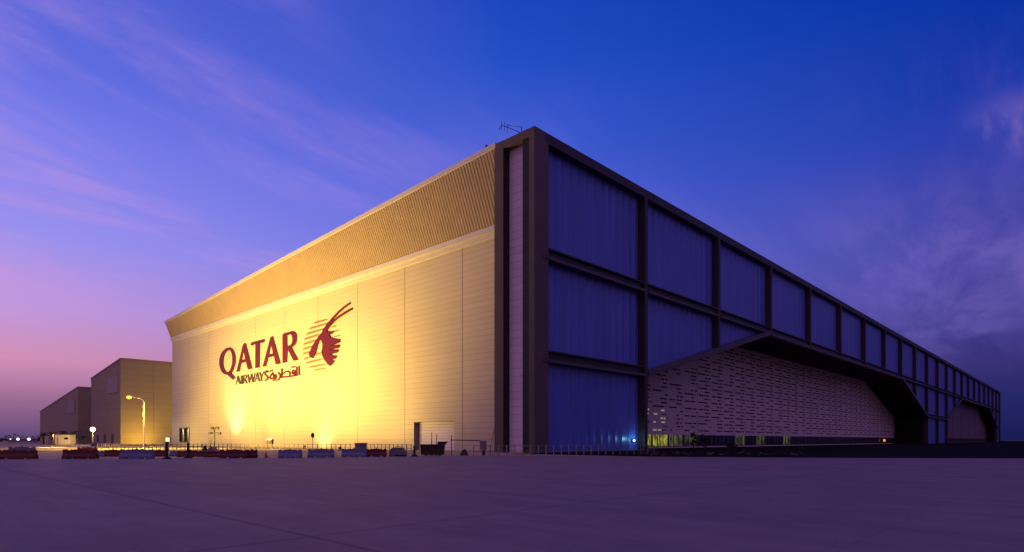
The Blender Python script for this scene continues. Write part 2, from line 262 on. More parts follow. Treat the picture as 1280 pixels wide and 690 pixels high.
def cladding(name, col, pitch, groove, var, bumpamt, seam=None, rough=.5):
    """horizontal metal planks: thin shadow joints every `pitch` metres, slight buckling between them"""
    m = bpy.data.materials.new(name); m.use_nodes = True; t = m.node_tree; b = t.nodes['Principled BSDF']
    b.inputs['Roughness'].default_value = rough; b.inputs['Specular IOR Level'].default_value = .35
    tcn = t.nodes.new('ShaderNodeTexCoord'); sp = t.nodes.new('ShaderNodeSeparateXYZ'); t.links.new(tcn.outputs['Object'], sp.inputs[0])
    def mm(op, a, bb):
        n = t.nodes.new('ShaderNodeMath'); n.operation = op
        for i, v in enumerate((a, bb)):
            if isinstance(v, (int, float)): n.inputs[i].default_value = v
            else: t.links.new(v, n.inputs[i])
        return n.outputs[0]
    fr = mm('FRACT', mm('DIVIDE', sp.outputs[2], pitch), 0)
    edge = mm('LESS_THAN', mm('MINIMUM', fr, mm('SUBTRACT', 1., fr)), groove / pitch / 2)
    # every plank has its own slight tone
    ids = mm('FLOOR', mm('DIVIDE', sp.outputs[2], pitch), 0)
    wn = t.nodes.new('ShaderNodeTexWhiteNoise'); wn.noise_dimensions = '2D'
    cb = t.nodes.new('ShaderNodeCombineXYZ'); t.links.new(ids, cb.inputs[0])
    if seam: t.links.new(mm('FLOOR', mm('DIVIDE', mm('SUBTRACT', sp.outputs[1], seam[0]), seam[1]), 0), cb.inputs[1])
    t.links.new(cb.outputs[0], wn.inputs['Vector'])
    nz = t.nodes.new('ShaderNodeTexNoise'); nz.inputs['Scale'].default_value = .16; nz.inputs['Detail'].default_value = 4; t.links.new(tcn.outputs['Object'], nz.inputs['Vector'])
    tone = mm('ADD', mm('MULTIPLY', mm('SUBTRACT', wn.outputs[0], .5), var), mm('ADD', mm('MULTIPLY', mm('SUBTRACT', nz.outputs[0], .5), var * 1.6), 1.))
    tone = mm('MULTIPLY', tone, mm('SUBTRACT', 1., mm('MULTIPLY', edge, .24)))
    x = t.nodes.new('ShaderNodeMix'); x.data_type = 'RGBA'; x.blend_type = 'MULTIPLY'; x.inputs[0].default_value = 1
    x.inputs[6].default_value = (*col, 1); t.links.new(tone, x.inputs[7]); t.links.new(x.outputs[2], b.inputs['Base Color'])
    mpn = t.nodes.new('ShaderNodeMapping'); mpn.inputs['Scale'].default_value = (.12, .12, .9); t.links.new(tcn.outputs['Object'], mpn.inputs[0])
    nb = t.nodes.new('ShaderNodeTexNoise'); nb.inputs['Scale'].default_value = 1.3; nb.inputs['Detail'].default_value = 3; t.links.new(mpn.outputs[0], nb.inputs['Vector'])
    bp = t.nodes.new('ShaderNodeBump'); bp.inputs['Strength'].default_value = bumpamt; bp.inputs['Distance'].default_value = .12
    t.links.new(nb.outputs[0], bp.inputs['Height']); t.links.new(bp.outputs[0], b.inputs['Normal'])
    return m
M['wall'] = cladding('pale metal plank cladding', (.62, .55, .37), .92, .085, .05, .35, (4.0, 15.7))
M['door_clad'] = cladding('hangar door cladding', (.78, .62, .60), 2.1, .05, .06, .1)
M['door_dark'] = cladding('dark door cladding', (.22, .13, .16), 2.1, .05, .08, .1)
M['block_clad'] = cladding('neighbour plank cladding', (.34, .26, .16), 2.4, .10, .07, .2, rough=.7)

# concrete apron: cast bays with sawn joints, stains and tyre rubber
def concrete():
    m = bpy.data.materials.new('apron concrete'); m.use_nodes = True; t = m.node_tree; b = t.nodes['Principled BSDF']
    tcn = t.nodes.new('ShaderNodeTexCoord'); sp = t.nodes.new('ShaderNodeSeparateXYZ'); t.links.new(tcn.outputs['Object'], sp.inputs[0])
    def mm(op, a, bb=0.):
        n = t.nodes.new('ShaderNodeMath'); n.operation = op
        for i, v in enumerate((a, bb)):
            if isinstance(v, (int, float)): n.inputs[i].default_value = v
            else: t.links.new(v, n.inputs[i])
        return n.outputs[0]
    def noise(scale, det, rough=.55, st=None):
        n = t.nodes.new('ShaderNodeTexNoise'); n.inputs['Scale'].default_value = scale; n.inputs['Detail'].default_value = det; n.inputs['Roughness'].default_value = rough
        v = tcn.outputs['Object']
        if st:
            q = t.nodes.new('ShaderNodeMapping'); q.inputs['Scale'].default_value = st; q.inputs['Rotation'].default_value = (0, 0, .6); t.links.new(v, q.inputs[0]); v = q.outputs[0]
        t.links.new(v, n.inputs['Vector']); return n.outputs[0]
    def joint(ax, off, pitch, w):
        fr = mm('FRACT', mm('DIVIDE', mm('SUBTRACT', sp.outputs[ax], off), pitch))
        return mm('LESS_THAN', mm('MINIMUM', fr, mm('SUBTRACT', 1., fr)), w / pitch / 2)
    fine = mm('MAXIMUM', joint(0, -56.8, 7.5, .03), joint(1, -44.5, 7.5, .03))
    wide = mm('MAXIMUM', joint(0, -56.8, 45, .11), joint(1, -44.5, 45, .11))
    cb = t.nodes.new('ShaderNodeCombineXYZ')
    for ax, off in ((0, -56.8), (1, -44.5)): t.links.new(mm('FLOOR', mm('DIVIDE', mm('SUBTRACT', sp.outputs[ax], off), 7.5)), cb.inputs[ax])
    wn = t.nodes.new('ShaderNodeTexWhiteNoise'); t.links.new(cb.outputs[0], wn.inputs['Vector'])
    tone = mm('ADD', 1., mm('MULTIPLY', mm('SUBTRACT', wn.outputs[0], .5), .07))
    tone = mm('ADD', tone, mm('MULTIPLY', mm('SUBTRACT', noise(.09, 5), .5), .16))
    tone = mm('ADD', tone, mm('MULTIPLY', mm('SUBTRACT', noise(.9, 6, .65, (1, .16, 1)), .5), .7))
    tone = mm('ADD', tone, mm('MULTIPLY', mm('SUBTRACT', noise(14, 4, .7), .5), .3))
    tone = mm('ADD', tone, mm('MULTIPLY', mm('SUBTRACT', noise(.32, 6, .7), .5), .5))
    tone = mm('MULTIPLY', tone, mm('SUBTRACT', 1., mm('MULTIPLY', fine, .17)))
    tone = mm('MULTIPLY', tone, mm('SUBTRACT', 1., mm('MULTIPLY', wide, .30)))
    x = t.nodes.new('ShaderNodeMix'); x.data_type = 'RGBA'; x.blend_type = 'MULTIPLY'; x.inputs[0].default_value = 1
    x.inputs[6].default_value = (.180, .136, .168, 1); t.links.new(tone, x.inputs[7]); t.links.new(x.outputs[2], b.inputs['Base Color'])
    b.inputs['Roughness'].default_value = .8; b.inputs['Specular IOR Level'].default_value = .1
    bp = t.nodes.new('ShaderNodeBump'); bp.inputs['Strength'].default_value = .25; bp.inputs['Distance'].default_value = .02
    t.links.new(noise(5, 6, .7), bp.inputs['Height']); t.links.new(bp.outputs[0], b.inputs['Normal'])
    return m
M['apron'] = concrete()
M['sand'] = material('compacted sand', (.30, .22, .15), .95, var=.3, vscale=.12, bump=.3, bscale=1.5)
M['asphalt'] = material('dark asphalt', (.008, .0075, .008), .95, spec=.03, var=.2, vscale=.2)

# ------------------------------------------------------------------ ground
mb = MB(); n = 64
mb.add([(0, 0, 0)] + [(4500 * math.cos(2 * math.pi * k / n), 4500 * math.sin(2 * math.pi * k / n), 0) for k in range(n)], [(0, k + 1, (k + 1) % n + 1) for k in range(n)])
tag(mb.build('ground', M['sand']), 'sandy ground reaching the horizon', 'ground', kind='structure')
def sheet(name, pts, z, m, label, cat):
    q = MB(); q.add([(x, y, z) for x, y in pts], [tuple(range(len(pts)))])
    return tag(q.build(name, m), label, cat, kind='structure')
back = [(CAMX + a * SF - 60 * CF, CAMY - a * CF - 60 * SF) for a in (260, -260)]
sheet('apron', [site(-260, 44), *reversed(back), site(1640, 52), site(1280, 58.5), site(1000, 61), site(815, 65), site(620, 70), site(520, 67), site(320, 60), site(0, 56.5)][::-1], .012, M['apron'], 'concrete aircraft apron with sawn joints', 'apron')
sheet('service_road', [site(826, 64.5), site(1000, 60.5), site(1280, 58), site(1640, 51), (900, -160), (2600, -160), (2600, 500), (640, 500), (640, 13.0), (29.0, 13.0), (-2, -1), site(640, 78)], .004, M['asphalt'], 'dark service road below the glazed front', 'road')

# ------------------------------------------------------------------ the hangar
hangar = thing('hangar', 'long maintenance hangar with floodlit pale side wall, airline lettering and dark glazed front', 'hangar')
H, XE, YE, SB, WT = 45.0, 632.7, 160.6, 4.2, 34.6
BAYS = [0, 29.2] + [29.2 + 28.74 * k for k in range(1, 22)]
# side wall, with a real opening for the vehicle door and one for the high window
mb = MB()
def wall_patch(y0, y1, z0, z1): mb.quad((SB, y1, z0), (SB, y0, z0), (SB, y0, z1), (SB, y1, z1))
D0, D1, DZ = 21.5, 32.5, 5.0; V0, V1, VZ0, VZ1 = 145.2, 153.4, 1.3, 5.4
wall_patch(2.0, D0, 0, WT); wall_patch(D0, D1, DZ, WT); wall_patch(D1, V0, 0, WT); wall_patch(V0, V1, 0, VZ0); wall_patch(V0, V1, VZ1, WT); wall_patch(V1, YE, 0, WT)
mb.quad((SB, YE, 0), (SB, YE, WT), (XE, YE, 34), (XE, YE, 0)); mb.quad((XE, 2, 0), (XE, YE, 0), (XE, YE, 34), (XE, 2, 43.4))
mb.build('wall', M['wall'], hangar)
mb = MB()
for k in range(0, 10):
    y = 3.8 + 15.7 * k
    a = 5.0 if D0 < y < D1 else 0.
    mb.box(SB - .03, SB + .02, y - .07, y + .07, a, WT)
part_label(mb.build('wall_seam', material('wall joint strips', (.40, .34, .29), .6), hangar), 'vertical joint strips of the pale wall')
# vehicle door
mb = MB(); mb.box(SB + .03, SB + 1.35, D1 - .02, D1 + .3, 0, DZ + .3); mb.box(SB + .03, SB + 1.35, D0 - .3, D0 + .02, 0, DZ + .3); mb.box(SB + .03, SB + 1.35, D0 + .021, D1 - .021, DZ - .02, DZ + .3)
fr = mb.build('vehicle_door', material('shaded doorway lining', (.19, .16, .155), .6), hangar)  # lining colour darkened to carry the shade of the jambs
part_label(fr, 'recessed vehicle doorway in the pale wall')
mb = MB()
for k in range(10): mb.box(SB + 1.05 + .03 * (k % 2), SB + 1.2, D0 + .03, D1 - .03, .02 + .5 * k, .5 + .5 * k - .02)
mb.build('shutter', material('pale shutter', (.74, .68, .76), .45), fr)
# window
mb = MB()
for a, b, c, d in ((V0 - .3, V0, VZ0 - .3, VZ1 + .3), (V1, V1 + .3, VZ0 - .3, VZ1 + .3), (V0, V1, VZ0 - .3, VZ0), (V0, V1, VZ1, VZ1 + .3), (V0 + 3.9, V0 + 4.3, VZ0, VZ1)): mb.box(SB - .12, SB + .5, a, b, c, d)
win = mb.build('window', M['steel_dark'], hangar)
mb = MB(); mb.box(SB + .35, SB + .45, V0, V1, VZ0, VZ1); mb.build('pane', material('greenish pane', (.08, .09, .06), .3), win)
# pale trim under the eave, then the raked ribbed soffit rising to the roof edge
mb = MB()
mb.box(SB - .55, SB + .1, 7.6, YE, WT - .35, WT + .55); mb.box(SB - .22, SB + .1, 7.6, YE, WT - 1.15, WT - .38)
mb.build('eave_trim', M['parapet'], hangar)
def edge(y):      # roof edge: how far it overhangs and how high it sits, falling towards the far end
    f = (y - 7.8) / (YE - 7.8); return (2.1 * f, 45.3 - 5.0 * f)
mb = MB(); pitch = .64; y = 7.8; top = []; bot = []
while y < YE:
    for dy, off in ((0, 0), (.30, 0), (.36, .075), (.56, .075), (.62, 0)):
        q = min(y + dy, YE); ex, ez = edge(q)
        nx, nz_ = -.92, -.39
        top.append((ex + .05 + nx * -off, q, ez - .75 + off * .4)); bot.append((SB - .5 - nx * off, q, WT + .56 + off * .4))
    y += pitch
vs = top + bot; k = len(top)
mb.add(vs, [(i, i + 1, k + i + 1, k + i) for i in range(k - 1)])
mb.build('ribbed_soffit', M['ribbed'], hangar)
mb = MB(); ys = [7.6 + (YE + .6 - 7.6) * i / 12 for i in range(13)]
rings = []
for q in ys:
    ex, ez = edge(q); rings.append([(ex - .02, q, ez), (ex - .02, q, ez - .78), (ex + .5, q, ez - .86), (ex + .9, q, ez)])
mb.loft(rings); mb.build('fascia', M['parapet'], hangar)
mb = MB(); mb.quad((.9, 7.6, 45.28), (XE, 7.6, 44.98), (XE, YE, 40.2), (3.0, YE, 40.26)); mb.quad((.9, .9, 44.95), (XE, .9, 44.95), (XE, 7.6, 44.98), (.9, 7.6, 45.28))
mb.quad((2.6, YE - .02, 40.0), (SB - .4, YE - .02, WT), (XE, YE - .02, 33.9), (XE, YE - .02, 40.1))
mb.build('roof', M['roof'], hangar)

# corner frame: dark brown pier with a tall recessed slot of pale cladding on its side face
mb = MB()
mb.box(0, 2.3, 6.0, 7.8, 0, 45.05); mb.box(0, 2.3, 0, 1.0, 0, 45.0)
mb.box(.02, 2.3, 1.0, 6.0, 43.9, 45.02)
mb.box(2.3, 3.0, .004, 1.0, 0, 44.96)
mb.build('corner_frame', M['frame'], hangar)
mb = MB(); mb.box(.22, 2.25, 1.0, 2.4, 0, 43.9)
mb.box(.03, 1.24, 5.93, 5.995, 0, 43.88); mb.build('groove_and_jamb_shade', M['groove'], hangar)  # thin dark sheet on the slot's jamb paints in its shade
mb = MB(); mb.box(1.25, 1.6, 2.4, 6.0, 0, 43.9)
mb.build('slot_cladding', cladding('lilac grey slot cladding', (.80, .72, .74), 1.1, .1, .09, .06), hangar)

# glazed front -----------------------------------------------------------
T1, T2 = 13.5, 28.0
P1 = (BAYS[1], BAYS[3], BAYS[8], BAYS[10], 14.0); P2 = (BAYS[12], BAYS[14], BAYS[19], BAYS[21], 7.5)
def portal_h(x):
    for a, b, c, d, dep in (P1, P2):
        if a <= x <= d:
            if x < b: return T1 + (T2 - T1) * (x - a) / (b - a)
            if x > c: return T2 - (T2 - T1) * (x - c) / (d - c)
            return T2
    return 0.
def pleat(mb, x0, x1, z1, lowf, yb=1.32, amp=.11, pitch=2.05):
    k = max(2, round((x1 - x0) / pitch)) * 2; rows = []
    for i in range(k + 1):
        for j in range(2 if i < k else 1):           # each pleat face slightly creased: four strips per pleat
            t = (i + j * .5) / k; x = x0 + (x1 - x0) * t
            a = (i + j * .5) % 2; a = a if a <= 1 else 2 - a
            rows.append((x, yb - amp * a + .03 * (j)))
    for (xa, ya), (xb, yb2) in zip(rows, rows[1:]):
        za, zb = lowf(xa), lowf(xb)
        if za >= z1 - .05 and zb >= z1 - .05: continue
        mb.quad((xa, ya, min(za, z1)), (xb, yb2, min(zb, z1)), (xb, yb2, z1), (xa, ya, z1))
for i in range(len(BAYS) - 1):
    x0, x1 = BAYS[i] + (2.3 if i == 0 else 0.6), BAYS[i + 1] - .6
    inport = portal_h((x0 + x1) / 2) > 0
    for z0, z1 in ((0, T1), (T1, T2), (T2, 43.7)):
        mid = portal_h((x0 + x1) / 2)
        if max(portal_h(x0), portal_h(x1), mid) > 0 and min(portal_h(x0 + .01), portal_h(x1 - .01)) >= z1 - .01: continue
        if inport and z1 <= T1: continue
        mb = MB(); pleat(mb, x0, x1, z1, lambda x, z0=z0: max(z0, portal_h(x)))
        if mb.v: mb.build('glazed_panel', M['poly'], hangar)
# mullions
for i in range(1, len(BAYS)):
    x = BAYS[i]; lo = portal_h(x) if x not in (P1[0], P1[3], P2[0], P2[3]) else 0
    w = .46 if i < len(BAYS) - 1 else .9
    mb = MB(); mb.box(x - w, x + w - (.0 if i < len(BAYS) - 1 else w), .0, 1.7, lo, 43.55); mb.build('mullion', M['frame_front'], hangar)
# roof beam along the top
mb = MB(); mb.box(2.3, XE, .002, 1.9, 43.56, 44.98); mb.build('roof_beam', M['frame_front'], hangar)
# transoms: a channel, dark web over a paler lower flange
def transom(x0, x1, z):
    mb = MB(); mb.box(x0, x1, .55, 1.75, z + .02, z + 1.05, 0); mb.box(x0, x1, .10, 1.75, z + 1.06, z + 1.3, 0); mb.box(x0, x1, -.12, 1.75, z - .42, z, 1)
    mb.build('transom', [M['steel_dark'], M['flange']], hangar)
for i in range(len(BAYS) - 1):
    x0, x1 = BAYS[i] + (1.9 if i == 0 else .63), BAYS[i + 1] - .63
    transom(x0, x1, T2 - .3)
    if portal_h((x0 + x1) / 2) == 0: transom(x0, x1, T1 - .3)
# portals: raked opening, black soffit running back to the sliding doors
def portal(P, leaves, lit):
    a, b, c, d, dep = P
    prof = [(a + .62, 0), (a + .62, T1), (b, T2), (c, T2), (d - .62, T1), (d - .62, 0)]
    # trim along the raked edges
    mb = MB()
    for (x0, z0), (x1, z1) in (((a + .62, T1), (b, T2)), ((c, T2), (d - .62, T1))):
        mb.loft([[(x0, -.1, z0 - .75), (x0, 1.8, z0 - .75), (x0, 1.8, z0 + .35), (x0, -.1, z0 + .35)], [(x1, -.1, z1 - .75), (x1, 1.8, z1 - .75), (x1, 1.8, z1 + .35), (x1, -.1, z1 + .35)]], 0)
    mb.box(b, c, -.16, .08, T2 - 1.05, T2 - .75)
    mb.build('portal_trim', M['flange'], hangar)
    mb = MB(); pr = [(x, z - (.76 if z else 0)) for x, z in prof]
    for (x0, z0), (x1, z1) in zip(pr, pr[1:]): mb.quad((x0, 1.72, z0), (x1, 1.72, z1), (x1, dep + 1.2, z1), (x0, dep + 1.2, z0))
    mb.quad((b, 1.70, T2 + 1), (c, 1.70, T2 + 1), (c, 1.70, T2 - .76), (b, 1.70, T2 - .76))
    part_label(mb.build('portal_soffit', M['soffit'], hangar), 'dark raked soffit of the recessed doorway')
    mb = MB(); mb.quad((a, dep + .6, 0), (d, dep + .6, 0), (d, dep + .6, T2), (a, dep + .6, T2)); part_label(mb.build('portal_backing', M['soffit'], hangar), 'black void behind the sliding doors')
    rnd = random.Random(5)
    def ceil_at(x):
        return min(T2 - .8, portal_h(min(max(x, a + .7), d - .7)) - .8)
    for x0, x1 in zip(leaves, leaves[1:]):
        mb = MB(); zb = 3.0; st = 8; gp = .06 if lit is not None else .55
        for k in range(st):
            p, q = x0 + gp + (x1 - x0 - 2 * gp) * k / st, x0 + gp + (x1 - x0 - 2 * gp) * (k + 1) / st
            mb.quad((p, dep, zb), (q, dep, zb), (q, dep, ceil_at(q) + .4), (p, dep, ceil_at(p) + .4))
        mb.quad((x0 + .06, dep, 0), (x1 - .06, dep, 0), (x1 - .06, dep, .25), (x0 + .06, dep, .25))
        nb = max(1, round((x1 - x0) / 7.1)); bw = (x1 - x0) / nb
        if lit is not None:
            row = 0
            z = 3.9
            while z < ceil_at((x0 + x1) / 2) - .6:
                for k in range(nb):
                    xb = x0 + k * bw
                    glow_zone = xb < 66 and z < 9; near = x1 < 77
                    cur = xb + (.35 if row % 2 == 0 else bw * .5) + rnd.random() * .5; end = cur + (bw * .80 if row % 2 == 0 else bw * .46)
                    while cur < min(end - .3, x1 - .6):
                        ln = rnd.choice((.7, 1.0, 1.5)) if glow_zone else rnd.choice((2.4, 3.6, 4.8)) if row % 2 == 0 else rnd.choice((1.2, 2.0, 2.8))
                        e0 = min(cur + ln, end, x1 - .3)
                        glow = glow_zone and cur < 64 and rnd.random() < .55
                        if rnd.random() < (.6 if near else .94) and e0 - cur > .4 and z + .4 < ceil_at(cur) and z + .4 < ceil_at(e0): mb.box(cur, e0, dep - .02, dep + .05, z, z + .30, 2 if glow else 1)
                        cur = e0 + rnd.choice((.4, .6))
                z += .88; row += 1
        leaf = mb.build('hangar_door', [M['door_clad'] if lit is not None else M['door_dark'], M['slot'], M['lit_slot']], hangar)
        for k in range(nb):
            xa, xb = x0 + k * bw + .06, x0 + (k + 1) * bw - .06
            mb = MB()
            for g in (xa, (2 * xa + xb) / 3, (xa + 2 * xb) / 3, xb - .22): mb.box(g, g + .22 if g in (xa, xb - .22) else g + .1, dep - .08, dep + .1, .25, 3.0)
            mb.box(xa + .23, xb - .23, dep - .07, dep + .1, .25, .42)
            w = mb.build('window', M['frame_light'], leaf)
            mb = MB(); mb.quad((xa, dep + .12, .25), (xb, dep + .12, .25), (xb, dep + .12, 3.0), (xa, dep + .12, 3.0))
            mt = M['glass']
            if lit is not None:
                mt = M['lit_pane'] if xa < 60 else M['lit_pane_dim'] if xa < 74 or 96 < xa < 104 or 112 < xa < 118 or 131 < xa < 136 else M['glass']
            mb.build('pane', mt, w)
portal(P1, [BAYS[1] + .7, 47.7, 76.4] + [76.4 + 28.74 * k for k in range(1, 8)] + [BAYS[10] - .7], True)
portal(P2, [BAYS[12] + .7] + [BAYS[12] + 37 * k for k in range(1, 7)] + [BAYS[21] - .7], None)

# lettering and emblem on the pale wall ------------------------------------
def extr(mb, outer, off, m=0, inner=None, back=.0):
    """flat cut-out letter standing off the wall by `off` metres"""
    import bmesh
    bm = bmesh.new()
    def ring(p): return [bm.verts.new((SB - off, y, z)) for y, z in p]
    loops = [ring(outer)] + ([ring(inner)] if inner else [])
    es = []
    for r in loops:
        for i in range(len(r)): es.append(bm.edges.new((r[i], r[(i + 1) % len(r)])))
    bmesh.ops.triangle_fill(bm, use_beauty=True, use_dissolve=False, edges=es)
    bm.verts.index_update()
    vs = [tuple(v.co) for v in bm.verts]; fs = [[v.index for v in f.verts] for f in bm.faces]
    mb.add(vs, fs, m); bm.free()
    for p in ([outer, inner] if inner else [outer]):
        k = len(p)
        mb.add([(SB - off, y, z) for y, z in p] + [(SB + .01, y, z) for y, z in p], [(i, (i + 1) % k, k + (i + 1) % k, k + i) for i in range(k)], m)
def ribbon(mb, lr, off, m=0):
    l, r = lr; extr(mb, list(l) + list(reversed(r)), off, m)
for ch, o, i in CAPITALS:
    mb = MB(); extr(mb, o, .22, 0, i); part_label(mb.build('letter', M['burgundy'], hangar), 'burgundy capital ' + ch)
for ch, st in AIRWAYS:
    mb = MB()
    for k, s in enumerate(st): ribbon(mb, s, .14 + .012 * k)
    part_label(mb.build('letter', M['grey_letter'], hangar), 'small dark grey letter ' + ch)
mb = MB()
for k, s in enumerate(ARABIC): ribbon(mb, s, .14 + .008 * k)
part_label(mb.build('arabic_lettering', M['burgundy'], hangar), 'burgundy Arabic word')
mb = MB()
for k, s in enumerate(STRIPES): extr(mb, s, .10, 0)
part_label(mb.build('emblem_stripes', M['tan'], hangar), 'tan stripes forming the disc of the emblem')
mb = MB(); extr(mb, ORYX[0], .24); extr(mb, ORYX[1], .25)
for k, h in enumerate(HORNS): ribbon(mb, h, .262 + .012 * k)
part_label(mb.build('oryx_emblem', M['burgundy'], hangar), 'burgundy oryx head with two long horns')

# ------------------------------------------------------------------ neighbour buildings
def wedge(name, label, x0, x1, y0, y1, z0, z1, panel, seed):
    r = thing(name, label, 'building', (x0, y0, 0))
    mb = MB(); w, l = x1 - x0, y1 - y0
    mb.quad((0, 0, 0), (w, 0, 0), (w, 0, z0 - .6), (0, 0, z0 - .6)); mb.quad((0, l, 0), (0, 0, 0), (0, 0, z0 - .6), (0, l, z1 - .6))
    mb.quad((w, l, 0), (0, l, 0), (0, l, z1 - .6), (w, l, z1 - .6)); mb.quad((w, 0, 0), (w, l, 0), (w, l, z1 - .6), (w, 0, z0 - .6))
    mb.build('wall', M['block_clad'], r)
    mb = MB(); o = .15
    rings = [[(-o, q, z), (-o, q, z - .62), (w + o, q, z - .62), (w + o, q, z)] for q, z in ((-o, z0), (l + o, z1))]
    mb.loft(rings); mb.build('roof', M['block'], r)
    py0, py1, pz0, pz1 = panel
    mb = MB(); mb.box(-.25, .05, py0, py1, pz0, pz1); mb.box(-.3, -.24, py0 + .3, py0 + .5, pz0, pz1)
    part_label(mb.build('wall_panel', M['block_panel'], r), 'paler square panel high on the wall')
    mb = MB()
    for k in range(3):
        mb = MB(); c = l * (.25 + .25 * k); mb.box(-.12, .03, c - 1.6, c + 1.6, 0, 4.2); mb.build('loading_door', M['steel_dark'], r)
    mb = MB()
    for k in range(1, int(w // 12)): mb.box(12 * k - .06, 12 * k + .06, -.04, .02, 0, z0 - .7)
    mb.build('joint_strip', M['block'], r)
    return r
wedge('storage_building', 'tall tan windowless block behind the far end of the hangar', 6.2, 76, 229, 277.7, 35.2, 30.4, (232.5 - 229, 248 - 229, 21.5, 28.5), 1)
wedge('storage_building', 'farthest low grey block with a sloping roof, left of the tan block', 6.2, 60, 304, 403, 28.1, 19.2, (310 - 304, 326 - 304, 15.5, 22), 2)

# ------------------------------------------------------------------ floodlights and street lamps
def spot(name, loc, target, power, col, ang=120, blend=1., size=.4):
    l = bpy.data.lights.new(name, 'SPOT'); l.energy = power; l.color = col; l.spot_size = math.radians(ang); l.spot_blend = blend; l.shadow_soft_size = size
    o = bpy.data.objects.new(name, l); COL.objects.link(o); o.location = loc
    o.rotation_euler = (Vector(target) - Vector(loc)).to_track_quat('-Z', 'Y').to_euler(); return o
def point(name, loc, power, col, size=.3):
    l = bpy.data.lights.new(name, 'POINT'); l.energy = power; l.color = col; l.shadow_soft_size = size
    o = bpy.data.objects.new(name, l); COL.objects.link(o); o.location = loc; return o
SOD = (1., .62, .13)
# tall stand with four lamp heads facing the wall
sx, sy = site(268, 135)
st = thing('floodlight_stand', 'dark pole with four floodlight heads aimed at the pale wall', 'floodlight', (sx, sy, 0), FACE)
mb = MB(); mb.tube([(0, 0, 0), (.05, 0, 2.2), (0, 0, 4.4)], .15); mb.tube([(-.9, 0, 3.35), (.95, 0, 3.35)], .07); mb.tube([(-.6, 0, 4.45), (.6, 0, 4.45)], .07); mb.lathe([(.55, 0), (.55, .1), (.2, .3)])
mb.build('pole', M['dark'], st)
for hx, hzv in ((-.6, 4.45), (.52, 4.5), (-1.0, 3.3), (1.0, 3.25)):
    mb = MB(); mb.loft([[(hx - .28, -.15, hzv - .18), (hx + .28, -.15, hzv - .18), (hx + .28, -.15, hzv + .2), (hx - .28, -.15, hzv + .2)], [(hx - .42, .25, hzv - .26), (hx + .42, .25, hzv - .26), (hx + .42, .25, hzv + .3), (hx - .42, .25, hzv + .3)]])
    h = mb.build('lamp_head', M['dark'], st)
    mb = MB(); mb.box(hx - .38, hx + .38, .255, .262, hzv - .2, hzv + .26); mb.build('lens', M['lamp_white'], h)
st2 = thing('floodlight_stand', 'short dark lamp post beside the four-headed floodlight pole', 'floodlight', (*site(263.2, 133), 0), FACE)
mb = MB(); mb.tube([(0, 0, 0), (0, 0, 1.9)], .12); mb.lathe([(.35, 0), (.35, .08), (.14, .2)]); mb.build('pole', M['dark'], st2)
mb = MB(); mb.box(-.28, .28, -.15, .15, 1.75, 2.2); mb.box(-.24, .2, -.15, .15, .85, 1.2); mb.build('lamp_head', M['dark'], st2)
spot('flood_beam', (*site(268, 135.6), 4.6), (SB, 90, 30), 9000, SOD, 150, 1.)
# box floodlight on a trestle
bx, by = site(337, 115)
bf = thing('floodlight_stand', 'boxy floodlight on a low trestle in front of the bright wall', 'floodlight', (bx, by, 0), FACE)
mb = MB()
for q in (-.45, .45): mb.tube([(q - .15, -.2, 0), (q, 0, 1.0)], .05); mb.tube([(q + .15, .2, 0), (q, 0, 1.0)], .05)
mb.box(-.6, .6, -.06, .06, .95, 1.05); mb.build('trestle', M['dark'], bf)
mb = MB(); mb.loft([[(-.5, -.3, 1.06), (.5, -.3, 1.06), (.5, -.3, 1.8), (-.5, -.3, 1.8)], [(-.65, .3, 1.06), (.65, .3, 1.06), (.65, .3, 1.98), (-.65, .3, 1.98)]]); h = mb.build('lamp_head', M['dark'], bf)
mb = MB(); mb.box(-.58, .58, .305, .315, 1.12, 1.92); mb.build('lens', M['lamp_white'], h)
spot('flood_beam', (*site(337, 116), 1.7), (SB, 58, 30), 8000, SOD, 150, 1.)
spot('ground_beam', (*site(337, 116), 2.2), (*site(335, 115.5), 0), 2600, (1., .76, .28), 150, .7)  # downward beams added to brighten the ground, no heads of their own
spot('ground_beam', (*site(268, 134), 4.3), (*site(266, 130), 0), 6500, (1., .74, .24), 150, .7)
# ground floods: a row added to spread light over the wall, and two close ones that burn the hot spots
def ground_flood(label, fx, fy, tz, pw, col, ang, bl, sz, tx=SB):
    g = thing('floodlight', label, 'floodlight', (fx, fy, 0), 0, 'ground floodlights along the pale wall')
    mb = MB(); mb.box(-.25, .25, -.3, .3, 0, .06); mb.box(-.05, .05, -.3, -.25, .06, .5); mb.box(-.05, .05, .25, .3, .06, .5); mb.build('bracket', M['dark'], g)
    mb = MB(); mb.loft([[(-.2, -.2, .3), (-.2, .2, .3), (-.1, .2, .62), (-.1, -.2, .62)], [(.12, -.24, .22), (.12, .24, .22), (.22, .24, .68), (.22, -.24, .68)]]); h = mb.build('lamp_head', M['dark'], g)
    spot('flood_beam', (fx + .35, fy, .6), (tx, fy, tz), pw, col, ang, bl, sz)
for fy, pw, lb in ((122, 44000, 'added ground floodlight below the far end of the lettering'), (102, 108000, 'added ground floodlight in the row below the first burgundy capitals'), (80, 115000, 'added ground floodlight in the row below the last burgundy capital'), (54, 122000, 'added ground floodlight in the row below the long horns'), (37, 6500, 'added ground floodlight beside the vehicle doorway')):
    ground_flood(lb, -22 if fy > 45 else -8, fy, 42 if fy > 45 else 16, pw, SOD, 152, 1., 1.1)
ground_flood('added ground floodlight before the window at the far end of the wall', -9, 141, 3, 5200, (1., .62, .06), 150, 1., .6)  # added to warm the low wall at its far end
ground_flood('ground floodlight at the wall foot below the small lettering', -4.5, 110, 11, 10500, (1., .88, .50), 76, 1., .25)
